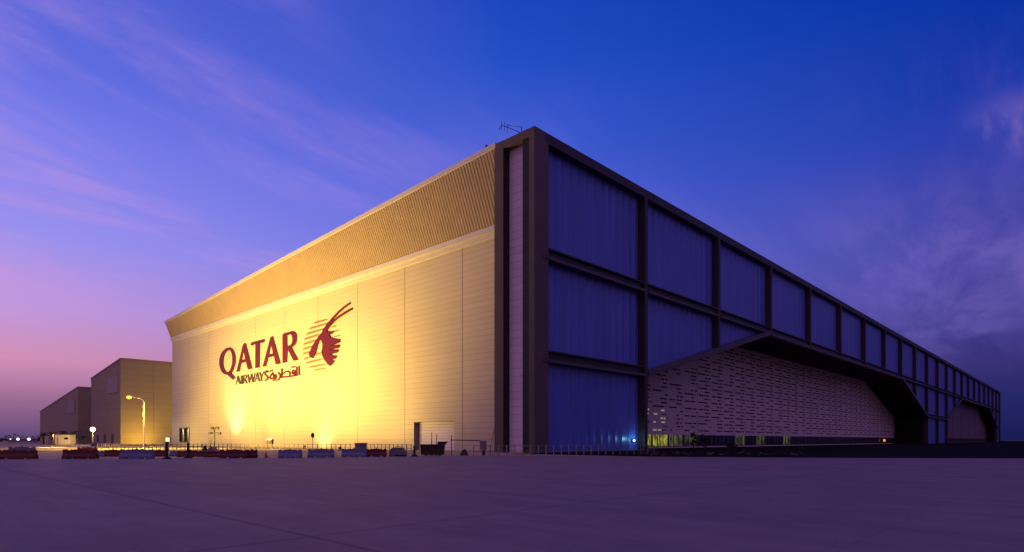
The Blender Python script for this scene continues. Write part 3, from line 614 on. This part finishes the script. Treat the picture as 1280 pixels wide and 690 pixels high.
ground_flood('ground floodlight close to the wall foot right of the round sign', -.3, 64, 3.4, 2600, (1., .74, .24), 110, 1., .25)
# street lamp with a swan-neck arm
def street_lamp(px, depth, top, arm, headm, label, power, col, poler=.11):
    r = thing('street_lamp', label, 'street lamp', (*site(px, depth), 0), FACE)
    mb = MB(); path = [(0, 0, 0), (0, 0, top - 1.3)]
    for k in range(1, 6):
        a = math.radians(18 * k); path.append((-(1 - math.cos(a)) * 1.1, 0, top - 1.3 + math.sin(a) * 1.1))
    path.append((-arm, 0, top + .12)); nn = len(path)
    mb.tube(path, [poler * 1.25] + [poler - (poler * .45) * i / (nn - 2) for i in range(nn - 1)], 10); mb.lathe([(.3, 0), (.3, .05), (.16, .3)], n=12)
    mb.build('pole', M['pole'], r)
    mb = MB(); mb.loft([[(-arm - 1.0, -.12, top + .1), (-arm - 1.0, .12, top + .1), (-arm - 1.0, .1, top + .2), (-arm - 1.0, -.1, top + .2)], [(-arm - .5, -.24, top + .02), (-arm - .5, .24, top + .02), (-arm - .5, .18, top + .28), (-arm - .5, -.18, top + .28)], [(-arm + .1, -.1, top + .06), (-arm + .1, .1, top + .06), (-arm + .1, .08, top + .2), (-arm + .1, -.08, top + .2)]])
    h = mb.build('lamp_head', M['pole'], r)
    mb = MB(); mb.ball((-arm - .5, 0, top - .02), .5, 14, 0, .7); mb.build('lens', headm, h)  # glowing ball oversized to stand for the lamp's halo
    px2, py2 = site(px, depth)
    q = (px2 - (arm + .5) * math.cos(FACE), py2 - (arm + .5) * math.sin(FACE), top - .45)
    spot('street_lamp_beam', q, (q[0], q[1], 0), power, col, 150, .6, .3)
street_lamp(180, 124, 10.6, 2.6, M['lamp_sodium'], 'street lamp with bent arm and glowing orange head before the tan block', 60000, (1., .62, .09), .13)
l2 = thing('street_lamp', 'short mast with a white lamp between the two blocks', 'street lamp', (*site(116, 210), 0), FACE)
mb = MB(); mb.tube([(0, 0, 0), (0, 0, 5.0)], .12); mb.lathe([(.3, 0), (.3, .3)]); mb.build('pole', M['galv'], l2)
mb = MB(); mb.lathe([(.1, 4.95), (.5, 5.05), (.55, 5.2)]); h = mb.build('lamp_head', M['pole'], l2)
mb = MB(); mb.ball((0, 0, 5.5), .82, 14); mb.build('lens', M['lamp_white'], h)  # ball enlarged to stand for the glow around the lamp
point('mast_glow', (*site(116, 208.8), 5.2), 5000, (1., .80, .30), .5)
spot('added_block_flood', (60, 200, 1.2), (45, 229, 16), 70000, (1., .66, .12), 130, 1., .4)  # floods and the housing below are added to brighten the tan block
spot('added_block_flood', (14, 219, .6), (11, 229, 6), 9000, (1., .62, .06), 150, 1., .4)
r = thing('floodlight', 'added ground floodlight lighting the tan block', 'floodlight', (60, 199.6, 0), 0)
mb = MB(); mb.box(-.3, .3, -.3, .3, 0, .06); mb.box(-.06, .06, -.06, .06, .06, .5); mb.build('bracket', M['dark'], r)
mb = MB(); mb.loft([[(-.35, -.2, .5), (.35, -.2, .5), (.35, -.1, .95), (-.35, -.1, .95)], [(-.45, .12, .42), (.45, .12, .42), (.45, .22, 1.05), (-.45, .22, 1.05)]]); mb.build('lamp_head', M['dark'], r)
# distant yard lights on the horizon
for i, (px, c, rr, lb) in enumerate(((13, 'lamp_cold', .4, 'faint far light at the left edge of the horizon'), (22.5, 'lamp_cold', .9, 'middle of three far horizon lights, greenish white'), (36, 'lamp_cold', .95, 'far bluish white horizon light nearest the grey block'))):
    r = thing('yard_light', lb, 'lamp', (*site(px, 430), 0), FACE, 'far lights on the horizon')
    mb = MB(); mb.tube([(0, 0, 0), (0, 0, 2.3)], .12, 6); mb.build('pole', M['dark'], r)
    mb = MB(); mb.ball((0, 0, 2.4), rr, 10); mb.build('lens', M[c], r)
# small cold lamp on the glazed front, amber lamp deep in the doorway
r = thing('wall_lamp', 'small cold white lamp low on the first blue glazed bay', 'lamp', (26.8, .9, 1.7))
mb = MB(); mb.box(-.3, .3, .25, .5, -.3, .35); mb.build('housing', M['dark'], r)
mb = MB(); mb.ball((0, .05, 0), .19, 10); mb.build('lens', material('blue white lens', (.8, .9, 1), .4, emit=(.55, .9, 1.), estr=3.), r)
point('wall_lamp_glow', (26.8, .3, 2.0), 70, (.25, .7, 1.), .2)
r = thing('wall_lamp', 'small amber lamp at the far end of the long doorway', 'lamp', (262.3, 13.2, 1.6))
mb = MB(); mb.box(-.5, .5, .3, .8, -.5, .6); mb.build('housing', M['dark'], r)
mb = MB(); mb.ball((0, 0, 0), .62, 10); mb.build('lens', M['lamp_amber'], r)

# ------------------------------------------------------------------ traffic barriers on the apron edge
def barrier(label, px0, px1, depth, h, mt, dark=False, rz=0.):
    Ls = (px1 - px0) / 755.0 * depth; xc = (px0 + px1) / 2
    r = thing('traffic_barrier', label, 'barrier', (*site(xc, depth), 0), FACE + rz, 'traffic barriers along the apron edge')
    k = h / .95; half = Ls / 2
    sec = lambda x, s=1., dz=0.: [(x, -.30 * s, .12 * k), (x, -.28 * s, .30 * k), (x, -.13 * s, .52 * k), (x, -.11 * s, h - .04 + dz), (x, -.08 * s, h + dz), (x, .08 * s, h + dz), (x, .11 * s, h - .04 + dz), (x, .13 * s, .52 * k), (x, .28 * s, .30 * k), (x, .30 * s, .12 * k)]
    mb = MB()
    st = [sec(-half + .02, .8, -.03), sec(-half + .10)]
    for q in (-.32, .32):      # recessed hand holds in the top
        c = q * Ls; st += [sec(c - .16), sec(c - .12, 1, -.09 * k), sec(c + .12, 1, -.09 * k), sec(c + .16)]
    st += [sec(half - .10), sec(half - .02, .8, -.03)]
    mb.loft(st)
    for a, b in ((-half + .04, -half * .62), (-half * .30, half * .30), (half * .62, half - .04)): mb.box(a, b, -.30, .30, .0, .119 * k)   # feet with fork slots between
    mb.build('body', mt, r)
    mb = MB(); mb.lathe([(.09, h - .01), (.09, h + .05), (.05, h + .07)], n=10); mb.build('filler_cap', M['dark'], r)
    for za, zb in ((.25, .42), (.62, .78)):
        mb = MB(); mb.box(half - .04, half + .07, -.06, .06, za * k, zb * k); mb.build('connector', mt, r)
    return r
RP, WP = M['red_plastic'], M['white_plastic']
for a in (('dark red barrier leaving the left edge of the view', -7, 46, 57.2, .87, RP),
          ('pale barrier standing behind the dark red one at the left edge', 11, 44, 66, 1.05, WP),
          ('red barrier left of the white one below the street lamp', 79, 122, 57.4, .92, RP),
          ('orange-red barrier peeping over the red one left of the street lamp', 97, 121, 69, .98, M['orange_plastic']),
          ('thin white barrier in the gap right of the orange-red one', 123, 133, 66, .55, WP),
          ('red barrier half hidden left of the white one below the street lamp', 131, 152, 66, .75, RP),
          ('white barrier below the street lamp', 150.5, 192, 57.8, .92, WP),
          ('short red barrier behind the right end of the white one under the street lamp', 191, 206, 66, .72, RP),
          ('small white barrier in the floodlight right of the beacon post', 213, 223, 68, .62, WP),
          ('red barrier between the beacon post and the earth heap', 222, 254, 64.5, .68, RP),
          ('red barrier directly below the earth heap', 255, 276, 63, .68, RP),
          ('darkest red barrier right of the earth heap', 275, 311, 59.5, .85, RP),
          ('bright red short barrier beside the traffic cone', 310, 321, 60.5, .84, RP),
          ('white barrier right of the traffic cone', 348, 377, 60, .85, WP),
          ('white barrier below the round sign', 385, 417, 62, .88, WP),
          ('bluish white barrier in front of the white cabinet', 427, 458, 64, .88, WP),
          ('dark red barrier right of the white cabinet', 458, 483, 65, .86, RP)): barrier(*a)
# sloped concrete block at the row's right end
r = thing('concrete_block', 'grey block with sloping shoulders at the right end of the barrier row', 'barrier', (*site(498, 66), 0), FACE)
mb = MB(); q = .96
mb.loft([[(-q, y, 0), (q, y, 0), (q * .92, y, .45), (q * .5, y, .98), (-q * .62, y, .98), (-q * .98, y, .62)] for y in (-.35, .35)]); mb.build('body', material('grey concrete', (.17, .165, .17), .85, var=.15, vscale=2), r)
mb = MB(); mb.tube([(-.3, 0, .97), (-.3, 0, 1.1), (.3, 0, 1.1), (.3, 0, .97)], .03, 6); mb.build('lifting_eye', M['dark'], r)
mb = MB(); mb.box(-.3, .85, -.36, -.352, .04, .22); mb.build('fork_slot', M['rubber'], r)
# white cabinet
r = thing('cabinet', 'white equipment cabinet with overhanging lid behind the barriers', 'cabinet', (*site(451.3, 68), 0), FACE)
mb = MB(); mb.box(-.55, .55, -.4, .4, .12, 1.38); mb.box(-.5, .5, -.35, .35, 0, .12); mb.build('body', WP, r)
mb = MB(); mb.box(-.66, .66, -.5, .5, 1.385, 1.47); mb.build('lid', M['galv'], r)
mb = MB(); mb.box(-.45, .1, -.415, -.403, .25, 1.28); mb.build('door', M['galv'], r)
# beacon post and delineators
def delineator(label, px, depth, h, lit=False):
    r = thing('delineator_post', label, 'post', (*site(px, depth), 0), FACE)
    mb = MB(); mb.lathe([(.40, 0), (.40, .07), (.28, .16), (.17, .24)], n=14); mb.build('base', M['rubber'], r)
    mb = MB(); mb.tube([(0, 0, .2), (0, 0, h)], [.14, .11], 10); mb.lathe([(.16, h * .5), (.16, h * .68)], n=12); mb.build('post', M['dark'], r)
    mb = MB(); mb.lathe([(.10, h), (.17, h + .05), (.15, h + .16), (.05, h + .2)], n=10); mb.build('cap', M['dark'], r)
    if lit:
        mb = MB(); mb.box(-.06, .34, -.12, .1, h + .22, h + .62); lm = mb.build('lamp_housing', M['pole'], r)
        mb = MB(); mb.box(-.04, .32, -.13, -.121, h + .24, h + .60); mb.build('lens', M['lamp_beacon'], lm)
    return r
delineator('dark post with a square lit lamp on top, right of the white barrier', 208.5, 56.8, 1.42, True)
delineator('plain dark post in front of the red barrier near the window', 235.2, 60, 1.32)
delineator('dark post at the left jamb of the vehicle doorway', 518, 66, .95)
r = thing('traffic_cone', 'small traffic cone on the bright ground between red and white barriers', 'cone', (*site(332.5, 62), 0), FACE)
mb = MB(); mb.box(-.2, .2, -.2, .2, 0, .04); mb.build('base', M['rubber'], r)
mb = MB(); mb.lathe([(.15, .04), (.09, .3), (.035, .62)], n=14); mb.build('body', M['orange_plastic'], r)
# round sign, seen from behind
r = thing('road_sign', 'round sign seen as a dark disc on a thin post before the bright wall', 'sign', (*site(391, 84), 0), FACE)
mb = MB(); mb.tube([(0, 0, 0), (0, 0, 2.75)], .04, 6); mb.build('post', M['galv'], r)
mb = MB(); mb.loft([[(.24 * math.cos(a), y, 2.45 + .36 * math.sin(a)) for a in [2 * math.pi * k / 20 for k in range(20)]] for y in (-.06, -.045)]); mb.build('sign_disc', M['dark'], r)
# earth heap
def heap(name, label, cat, px, depth, w, d, h, mt, seed, kind=None):
    rr = random.Random(seed); mb = MB(); n, k = 26, 7; rings = []
    ph = [rr.random() * 6 for _ in range(6)]
    for j in range(k):
        t = j / (k - 1); ring = []
        for i in range(n):
            a = 2 * math.pi * i / n; u = 1 + .13 * math.sin(2 * a + ph[0]) + .10 * math.sin(3 * a + ph[1]) + .07 * math.sin(7 * a + ph[2])
            rad = (1 - t) ** .8 * u + .01
            ring.append((w / 2 * rad * math.cos(a) + .12 * w * t, d / 2 * rad * math.sin(a), h * (1 - (1 - t) ** 1.7) * (1 + .08 * math.sin(5 * a + ph[3] + 3 * t)) - .02))
        rings.append(ring)
    mb.loft(rings, smooth=False); o = mb.build(name, mt); o.location = (*site(px, depth), 0); o.rotation_euler = (0, 0, FACE)
    return tag(o, label, cat, kind=kind)
heap('earth_heap', 'low pale heap of earth behind the red barriers', 'heap', 264, 80, 2.2, 2.4, .86, M['earth'], 3)
heap('boulder', 'dark boulder at the left foot of the earth heap', 'rock', 255.5, 76, .75, .8, 1.08, M['stone'], 4)
heap('rubble_heap', 'dark lump of rubble in front of the boom gate', 'rubble', 579.5, 70.5, .95, .8, .72, M['stone'], 9)
# skip with poles
r = thing('waste_skip', 'rusty brown skip standing in front of the vehicle doorway', 'skip', (*site(541, 70), 0), FACE)
mb = MB()
w0, w1 = 1.25, 1.36
for y in (-.7, .62): mb.loft([[(-w0, y, .12), (w0, y, .12), (w0, y + .06, .12), (-w0, y + .06, .12)], [(-w1, y, 1.22), (w1, y, 1.22), (w1, y + .06, 1.22), (-w1, y + .06, 1.22)]])
for s in (-1, 1): mb.loft([[(s * w0, -.66, .12), (s * w0, .62, .12), (s * (w0 - .06), .62, .12), (s * (w0 - .06), -.66, .12)], [(s * w1, -.66, 1.22), (s * w1, .62, 1.22), (s * (w1 - .06), .62, 1.22), (s * (w1 - .06), -.66, 1.22)]])
mb.box(-w0, w0, -.66, .62, .10, .15)
mb.build('body', M['rust'], r)
mb = MB(); mb.box(-w1 - .05, w1 + .05, -.78, -.70, 1.2, 1.3); mb.box(-w1 - .05, w1 + .05, .68, .76, 1.2, 1.3)
for k in range(5): mb.box(-1.1 + .53 * k, -1.02 + .53 * k, -.78, -.705, .14, 1.2)
mb.build('rim', M['dark'], r)
mb = MB(); mb.tube([(-.8, -.55, .05), (-.8, .55, .05)], .09); mb.tube([(.8, -.55, .05), (.8, .55, .05)], .09); mb.build('skid', M['rubber'], r)
r = thing('timber_load', 'dark boards sticking out over the right end of the rusty skip', 'boards', (*site(553, 70.2), 1.31), FACE)
mb = MB(); mb.loft([[(-.55, y, 0), (.35, y, 0), (.7, y, .32), (-.5, y, .32)] for y in (-.3, .25)]); o = mb.build('board_stack', M['rust'], r)
for px, d, top, lb in ((539.5, 71.5, 2.75, 'thicker dark rod rising behind the rusty skip'), (545.5, 71.8, 2.55, 'thinner dark rod rising behind the boards on the skip')):
    r = thing('marker_rod', lb, 'rod', (*site(px, d), 0), FACE)
    mb = MB(); mb.tube([(0, 0, 0), (.02, 0, top)], [.06, .035], 6); mb.build('rod', M['dark'], r)
    mb = MB(); mb.lathe([(.12, 0), (.12, .08), (.05, .12)], n=8); mb.build('foot', M['dark'], r)
# boom gate
r = thing('boom_gate', 'boom gate with lowered arm and grey counterweight box right of the doorway', 'barrier gate', (*site(604, 72), 0), FACE)
mb = MB(); mb.box(-.22, .22, -.2, .2, 0, .6); mb.build('pedestal', M['dark'], r)
mb = MB(); mb.box(-.4, .4, -.3, .3, .62, 1.72); mb.build('motor_box', M['galv'], r)
mb = MB(); mb.tube([(-.35, -.33, 1.72), (-3.9, -.33, 1.80)], [.06, .045], 8); mb.build('arm', M['dark'], r)
mb = MB(); mb.tube([(-3.75, -.33, 0), (-3.75, -.33, 2.35)], .05, 6); mb.lathe([(.15, 0), (.15, .06)], (-3.75, -.33, 0), 8); mb.build('end_post', M['dark'], r)
# fences
def fence(label, p0, p1, h, n, mt, rails=(.5, 1.0), pw=.045):
    a, b = Vector((*site(*p0), 0)), Vector((*site(*p1), 0)); d = b - a; ln = d.length
    r = thing('fence', label, 'fence', a, math.atan2(d.y, d.x), 'railings along the hangar')
    pm = None
    for k in range(n + 1):
        if pm is None:
            mb = MB(); mb.box(-pw, pw, -pw, pw, 0, h); mb.box(-.10, .10, -.10, .10, 0, .03); mb.box(-pw * 1.3, pw * 1.3, -pw * 1.3, pw * 1.3, h, h + .03)
            pm = mb.build('post', mt, r)
        else:
            q = pm.copy(); COL.objects.link(q); q.parent = r; q.location = (ln * k / n, 0, 0)
    for z in rails:
        mb = MB(); mb.tube([(0, 0, z * h), (ln, 0, z * h)], .035, 6); mb.build('rail', mt, r)
    return r
M['rail_left'] = material('brown rail', (.16, .13, .10), .6)  # browner and darker than the galvanised steel
fence('long post and rail fence before the floodlit wall', (122, 122), (456, 108), 1.08, 62, M['rail_left'], (.45, .93))
fence('short fence between the white cabinet and the doorway', (459, 107), (514, 92), 1.12, 11, M['rail_left'], (.45, .93))
fence('pale post and rail fence across the brown corner and first glazed bay', (592, 70.5), (818, 79), 1.16, 24, M['galv'], (.42, .95), .05)

# ------------------------------------------------------------------ far left: cabins, palms, tree line
def cabin(label, px0, px1, depth, ytop, mt):
    w = (px1 - px0) / 755 * depth; h = hz(ytop, depth)
    r = thing('site_cabin', label, 'cabin', (*site((px0 + px1) / 2, depth), 0), FACE)
    mb = MB(); mb.box(-w / 2, w / 2, -1.5, 1.5, .3, h - .25); mb.box(-w / 2 + .3, w / 2 - .3, -1.2, 1.2, 0, .3); mb.build('body', mt, r)
    mb = MB(); mb.box(-w / 2 - .15, w / 2 + .15, -1.65, 1.65, h - .245, h); mb.build('roof', M['block_panel'], r)
    mb = MB(); mb.box(w * .12, w * .38, -1.56, -1.505, h * .52, h * .72); mb.build('window', M['glass'], r)
    mb = MB(); mb.box(-w * .36, -w * .26, -1.56, -1.505, .3, h * .7); mb.build('door', M['block'], r)
cabin('brightly lit cream cabin at the foot of the grey block', 72.5, 91, 225, 543.2, M['cabin'])
cabin('dim grey cabin left of the lit cream one', 60, 72, 232, 545.2, M['block_panel'])
spot('cabin_lamp', (*site(84, 212), 4.6), (*site(82, 225), 1), 9000, (1., .66, .14), 140, 1., .4)
r = thing('added_yard_lamp', 'added dark lamp on a post before the dim cabin, lighting the sand golden', 'lamp', (*site(66.5, 150), 0), FACE)
mb = MB(); mb.tube([(0, 0, 0), (0, 0, 3.3)], .08, 6); mb.build('pole', M['dark'], r); mb = MB(); mb.loft([[(-.3, -.35, 3.3), (.3, -.35, 3.3), (.3, .35, 3.3), (-.3, .35, 3.3)], [(-.2, -.2, 3.6), (.2, -.2, 3.6), (.2, .2, 3.6), (-.2, .2, 3.6)]]); mb.build('lamp_head', M['dark'], r)
spot('added_yard_lamp_beam', (*site(66.5, 150), 3.24), (*site(66.5, 148), 0), 32000, (1., .60, .05), 158, .7, .2)  # post lamp and beam added to turn the sand golden
r = thing('block_wall', 'low white wall piece shining in the lamp light beside the short mast', 'wall', (*site(121, 168), 0), FACE)
mb = MB(); mb.box(-1.55, 1.55, -.25, .25, 0, 1.0); mb.build('wall', WP, r); mb = MB(); mb.box(-1.62, 1.62, -.32, .32, 1.0, 1.1); mb.build('coping', WP, r)
def palm(label, px, depth, h, seed):
    rr = random.Random(seed)
    r = thing('palm_tree', label, 'palm tree', (*site(px, depth), 0), rr.random() * 6, 'palms along the grey block')
    mb = MB(); mb.tube([(0, 0, 0), (.1, 0, h * .5), (.05, .1, h)], [.32, .22, .2], 8); mb.build('trunk', M['bark'], r)
    mb = MB()
    for k in range(26):
        a = rr.random() * 6.283; el_ = rr.uniform(-.5, 1.2); ln = rr.uniform(1.6, 2.4); pts = []
        for i in range(6):
            t = i / 5; pts.append(Vector((math.cos(a) * ln * t * math.cos(el_ * .6), math.sin(a) * ln * t * math.cos(el_ * .6), h + ln * (math.sin(el_) * t - .75 * t * t))))
        sd = Vector((-math.sin(a), math.cos(a), 0))
        for i in range(5):
            for s in (-1, 1):
                for f in (0, .5):
                    p = pts[i].lerp(pts[i + 1], f); q = pts[i].lerp(pts[i + 1], f + .35)
                    mb.add([p, q, q + sd * s * .5 * (1 - .5 * i / 5) - Vector((0, 0, .25)) + (pts[i + 1] - pts[i]) * .8], [(0, 1, 2)])
    mb.build('crown', M['leaf'], r)
for px, d, h, lb in ((54.5, 250, 4.3, 'palm at the left end of the grey block'), (66, 252, 4.6, 'palm above the dim grey cabin'), (78, 256, 5.2, 'palm rising over the lit cream cabin'), (94, 240, 5.0, 'palm right of the lit cream cabin'), (105, 238, 3.0, 'smallest palm between the cream cabin and the mast')): palm(lb, px, d, h, int(px))
def shrub(label, px, depth, w, h, seed, group, name='shrub'):
    rr = random.Random(seed); r = thing(name, label, name, (*site(px, depth), 0), rr.random() * 6, group)
    mb = MB()
    for k in range(5): a = rr.random() * 6.28; mb.tube([(0, 0, 0), (math.cos(a) * w * .2, math.sin(a) * w * .2, h * .45), (math.cos(a) * w * .3, math.sin(a) * w * .3, h * .85)], [.05, .035, .015], 5)
    mb.build('stem', M['bark'], r)
    mb = MB(); cl = [(rr.gauss(0, .22) * w, rr.gauss(0, .22) * w, rr.uniform(.25, .95) * h, rr.uniform(.14, .26) * w) for _ in range(11)]
    for cx, cy, cz, cr in cl:
        for _ in range(70):
            p = Vector((rr.gauss(0, .5), rr.gauss(0, .5), rr.gauss(0, .5))) * cr + Vector((cx, cy, cz)); p.z = max(.05, p.z)
            u = Vector((rr.gauss(0, 1), rr.gauss(0, 1), rr.gauss(0, 1))).normalized() * .13; v = u.cross(Vector((rr.gauss(0, 1), rr.gauss(0, 1), 1))).normalized() * .07
            mb.add([p - u, p + v, p + u, p - v], [(0, 1, 2, 3)])
    mb.build('foliage', M['leaf'], r)
for px, d, w, h, lb in ((867, 118, 1.5, 3.3, 'tall narrow dark shrub before the lit doorway glazing'), (882, 117, 2.6, 2.9, 'broad dark shrub right of the tall narrow one'), (914, 116, 1.5, 1.2, 'low dark shrub before the blue doorway glazing')): shrub(lb, px, d, w, h, int(px), 'shrubs before the glazed doorway')
# far tree line: one mass
rr = random.Random(2); mb = MB()
for k in range(1500):
    px = rr.uniform(-260, 58); d = rr.uniform(520, 600); x, y = site(px, d); z = abs(rr.gauss(0, 1.5)) + .3 + 1.2 * abs(math.sin(px * .21))
    u = Vector((rr.gauss(0, 1), rr.gauss(0, 1), rr.gauss(0, .5))).normalized() * 1.4; v = Vector((rr.gauss(0, .4), rr.gauss(0, .4), 1)).normalized() * .8; p = Vector((x, y, z))
    mb.add([p - u, p - v, p + u, p + v], [(0, 1, 2, 3)])
tag(mb.build('treeline', M['leaf']), 'far low line of dark trees on the horizon', 'trees', kind='stuff')
# far shed under the horizon lights
r = thing('distant_shed', 'low dark shed on the horizon behind the far lights', 'shed', (*site(28, 470), 0), FACE)
mb = MB(); mb.box(-9, 9, -3, 3, 0, 2.6); mb.build('wall', M['block'], r); mb = MB(); mb.loft([[(-9.4, -3.4, 2.6), (9.4, -3.4, 2.6), (9.4, 0, 3.5), (-9.4, 0, 3.5)], [(-9.4, 3.4, 2.6), (9.4, 3.4, 2.6), (9.4, .01, 3.5), (-9.4, .01, 3.5)]]); mb.build('roof', M['block'], r)
# debris along the road edge below the glazed front
rr = random.Random(11); mb = MB()
for k in range(90):
    px = rr.choice((rr.uniform(806, 860), rr.uniform(815, 1010))); x, y = site(px, rr.uniform(70, 78)); s = rr.uniform(.08, .30)
    vs = [Vector((rr.gauss(0, 1), rr.gauss(0, 1), abs(rr.gauss(0, .7)))) * s + Vector((x, y, 0)) for _ in range(6)]
    mb.add(vs, [(0, 1, 2), (0, 2, 3), (0, 3, 4), (0, 4, 1), (5, 1, 2), (5, 2, 3), (5, 3, 4), (5, 4, 1)])
tag(mb.build('rubble', M['stone']), 'scattered rubble on the dark road edge', 'rubble', kind='stuff')

# ------------------------------------------------------------------ on the roof and wall
ax, ay = .9, 4.0
r = thing('roof_antenna', 'thin boom antenna on the roof edge near the corner', 'antenna', (ax, 3.2, 45.03), 0)
mb = MB(); mb.tube([(0, 0, 0), (0, 0, 1.3)], .06, 6); mb.build('mast', M['dark'], r)
mb = MB(); mb.tube([(0, -.1, .35), (-.3, 3.7, 2.75)], .055, 6); mb.tube([(0, 0, 1.25), (-.2, 2.7, 2.4)], .035, 6); mb.build('boom', M['dark'], r)
mb = MB()
for t in (.70, .85, 1.0): c = Vector((-.3 * t, 3.7 * t, .35 + 2.4 * t)); mb.tube([c + Vector((.15, .15, -.62)), c + Vector((-.15, -.15, .55))], .035, 5)
mb.tube([(-.3, 3.7, 2.75), (-.3, 4.3, 2.2)], .05, 5)
mb.build('element', M['dark'], r)
ex, ez = edge(9.9)
r = thing('roof_beacon', 'tiny dark beacon on the roof edge left of the corner frame', 'beacon', (ex + .4, 9.9, ez), 0)
mb = MB(); mb.tube([(0, 0, 0), (0, 0, .25)], .06, 6); mb.build('stem', M['dark'], r); mb = MB(); mb.lathe([(.16, .25), (.2, .32), (.16, .55), (.05, .62)], n=10); mb.build('globe', M['dark'], r)
mb = MB(); mb.tube([(SB - .1, 10.6, 14), (SB - .12, 10.9, 9), (SB - .15, 11.4, 5), (SB - .3, 12.2, 2), (SB - .6, 12.5, .02)], .035, 6)
tag(mb.build('hanging_cable', M['dark']), 'thin dark cable hanging down the pale wall beside the corner frame', 'cable')
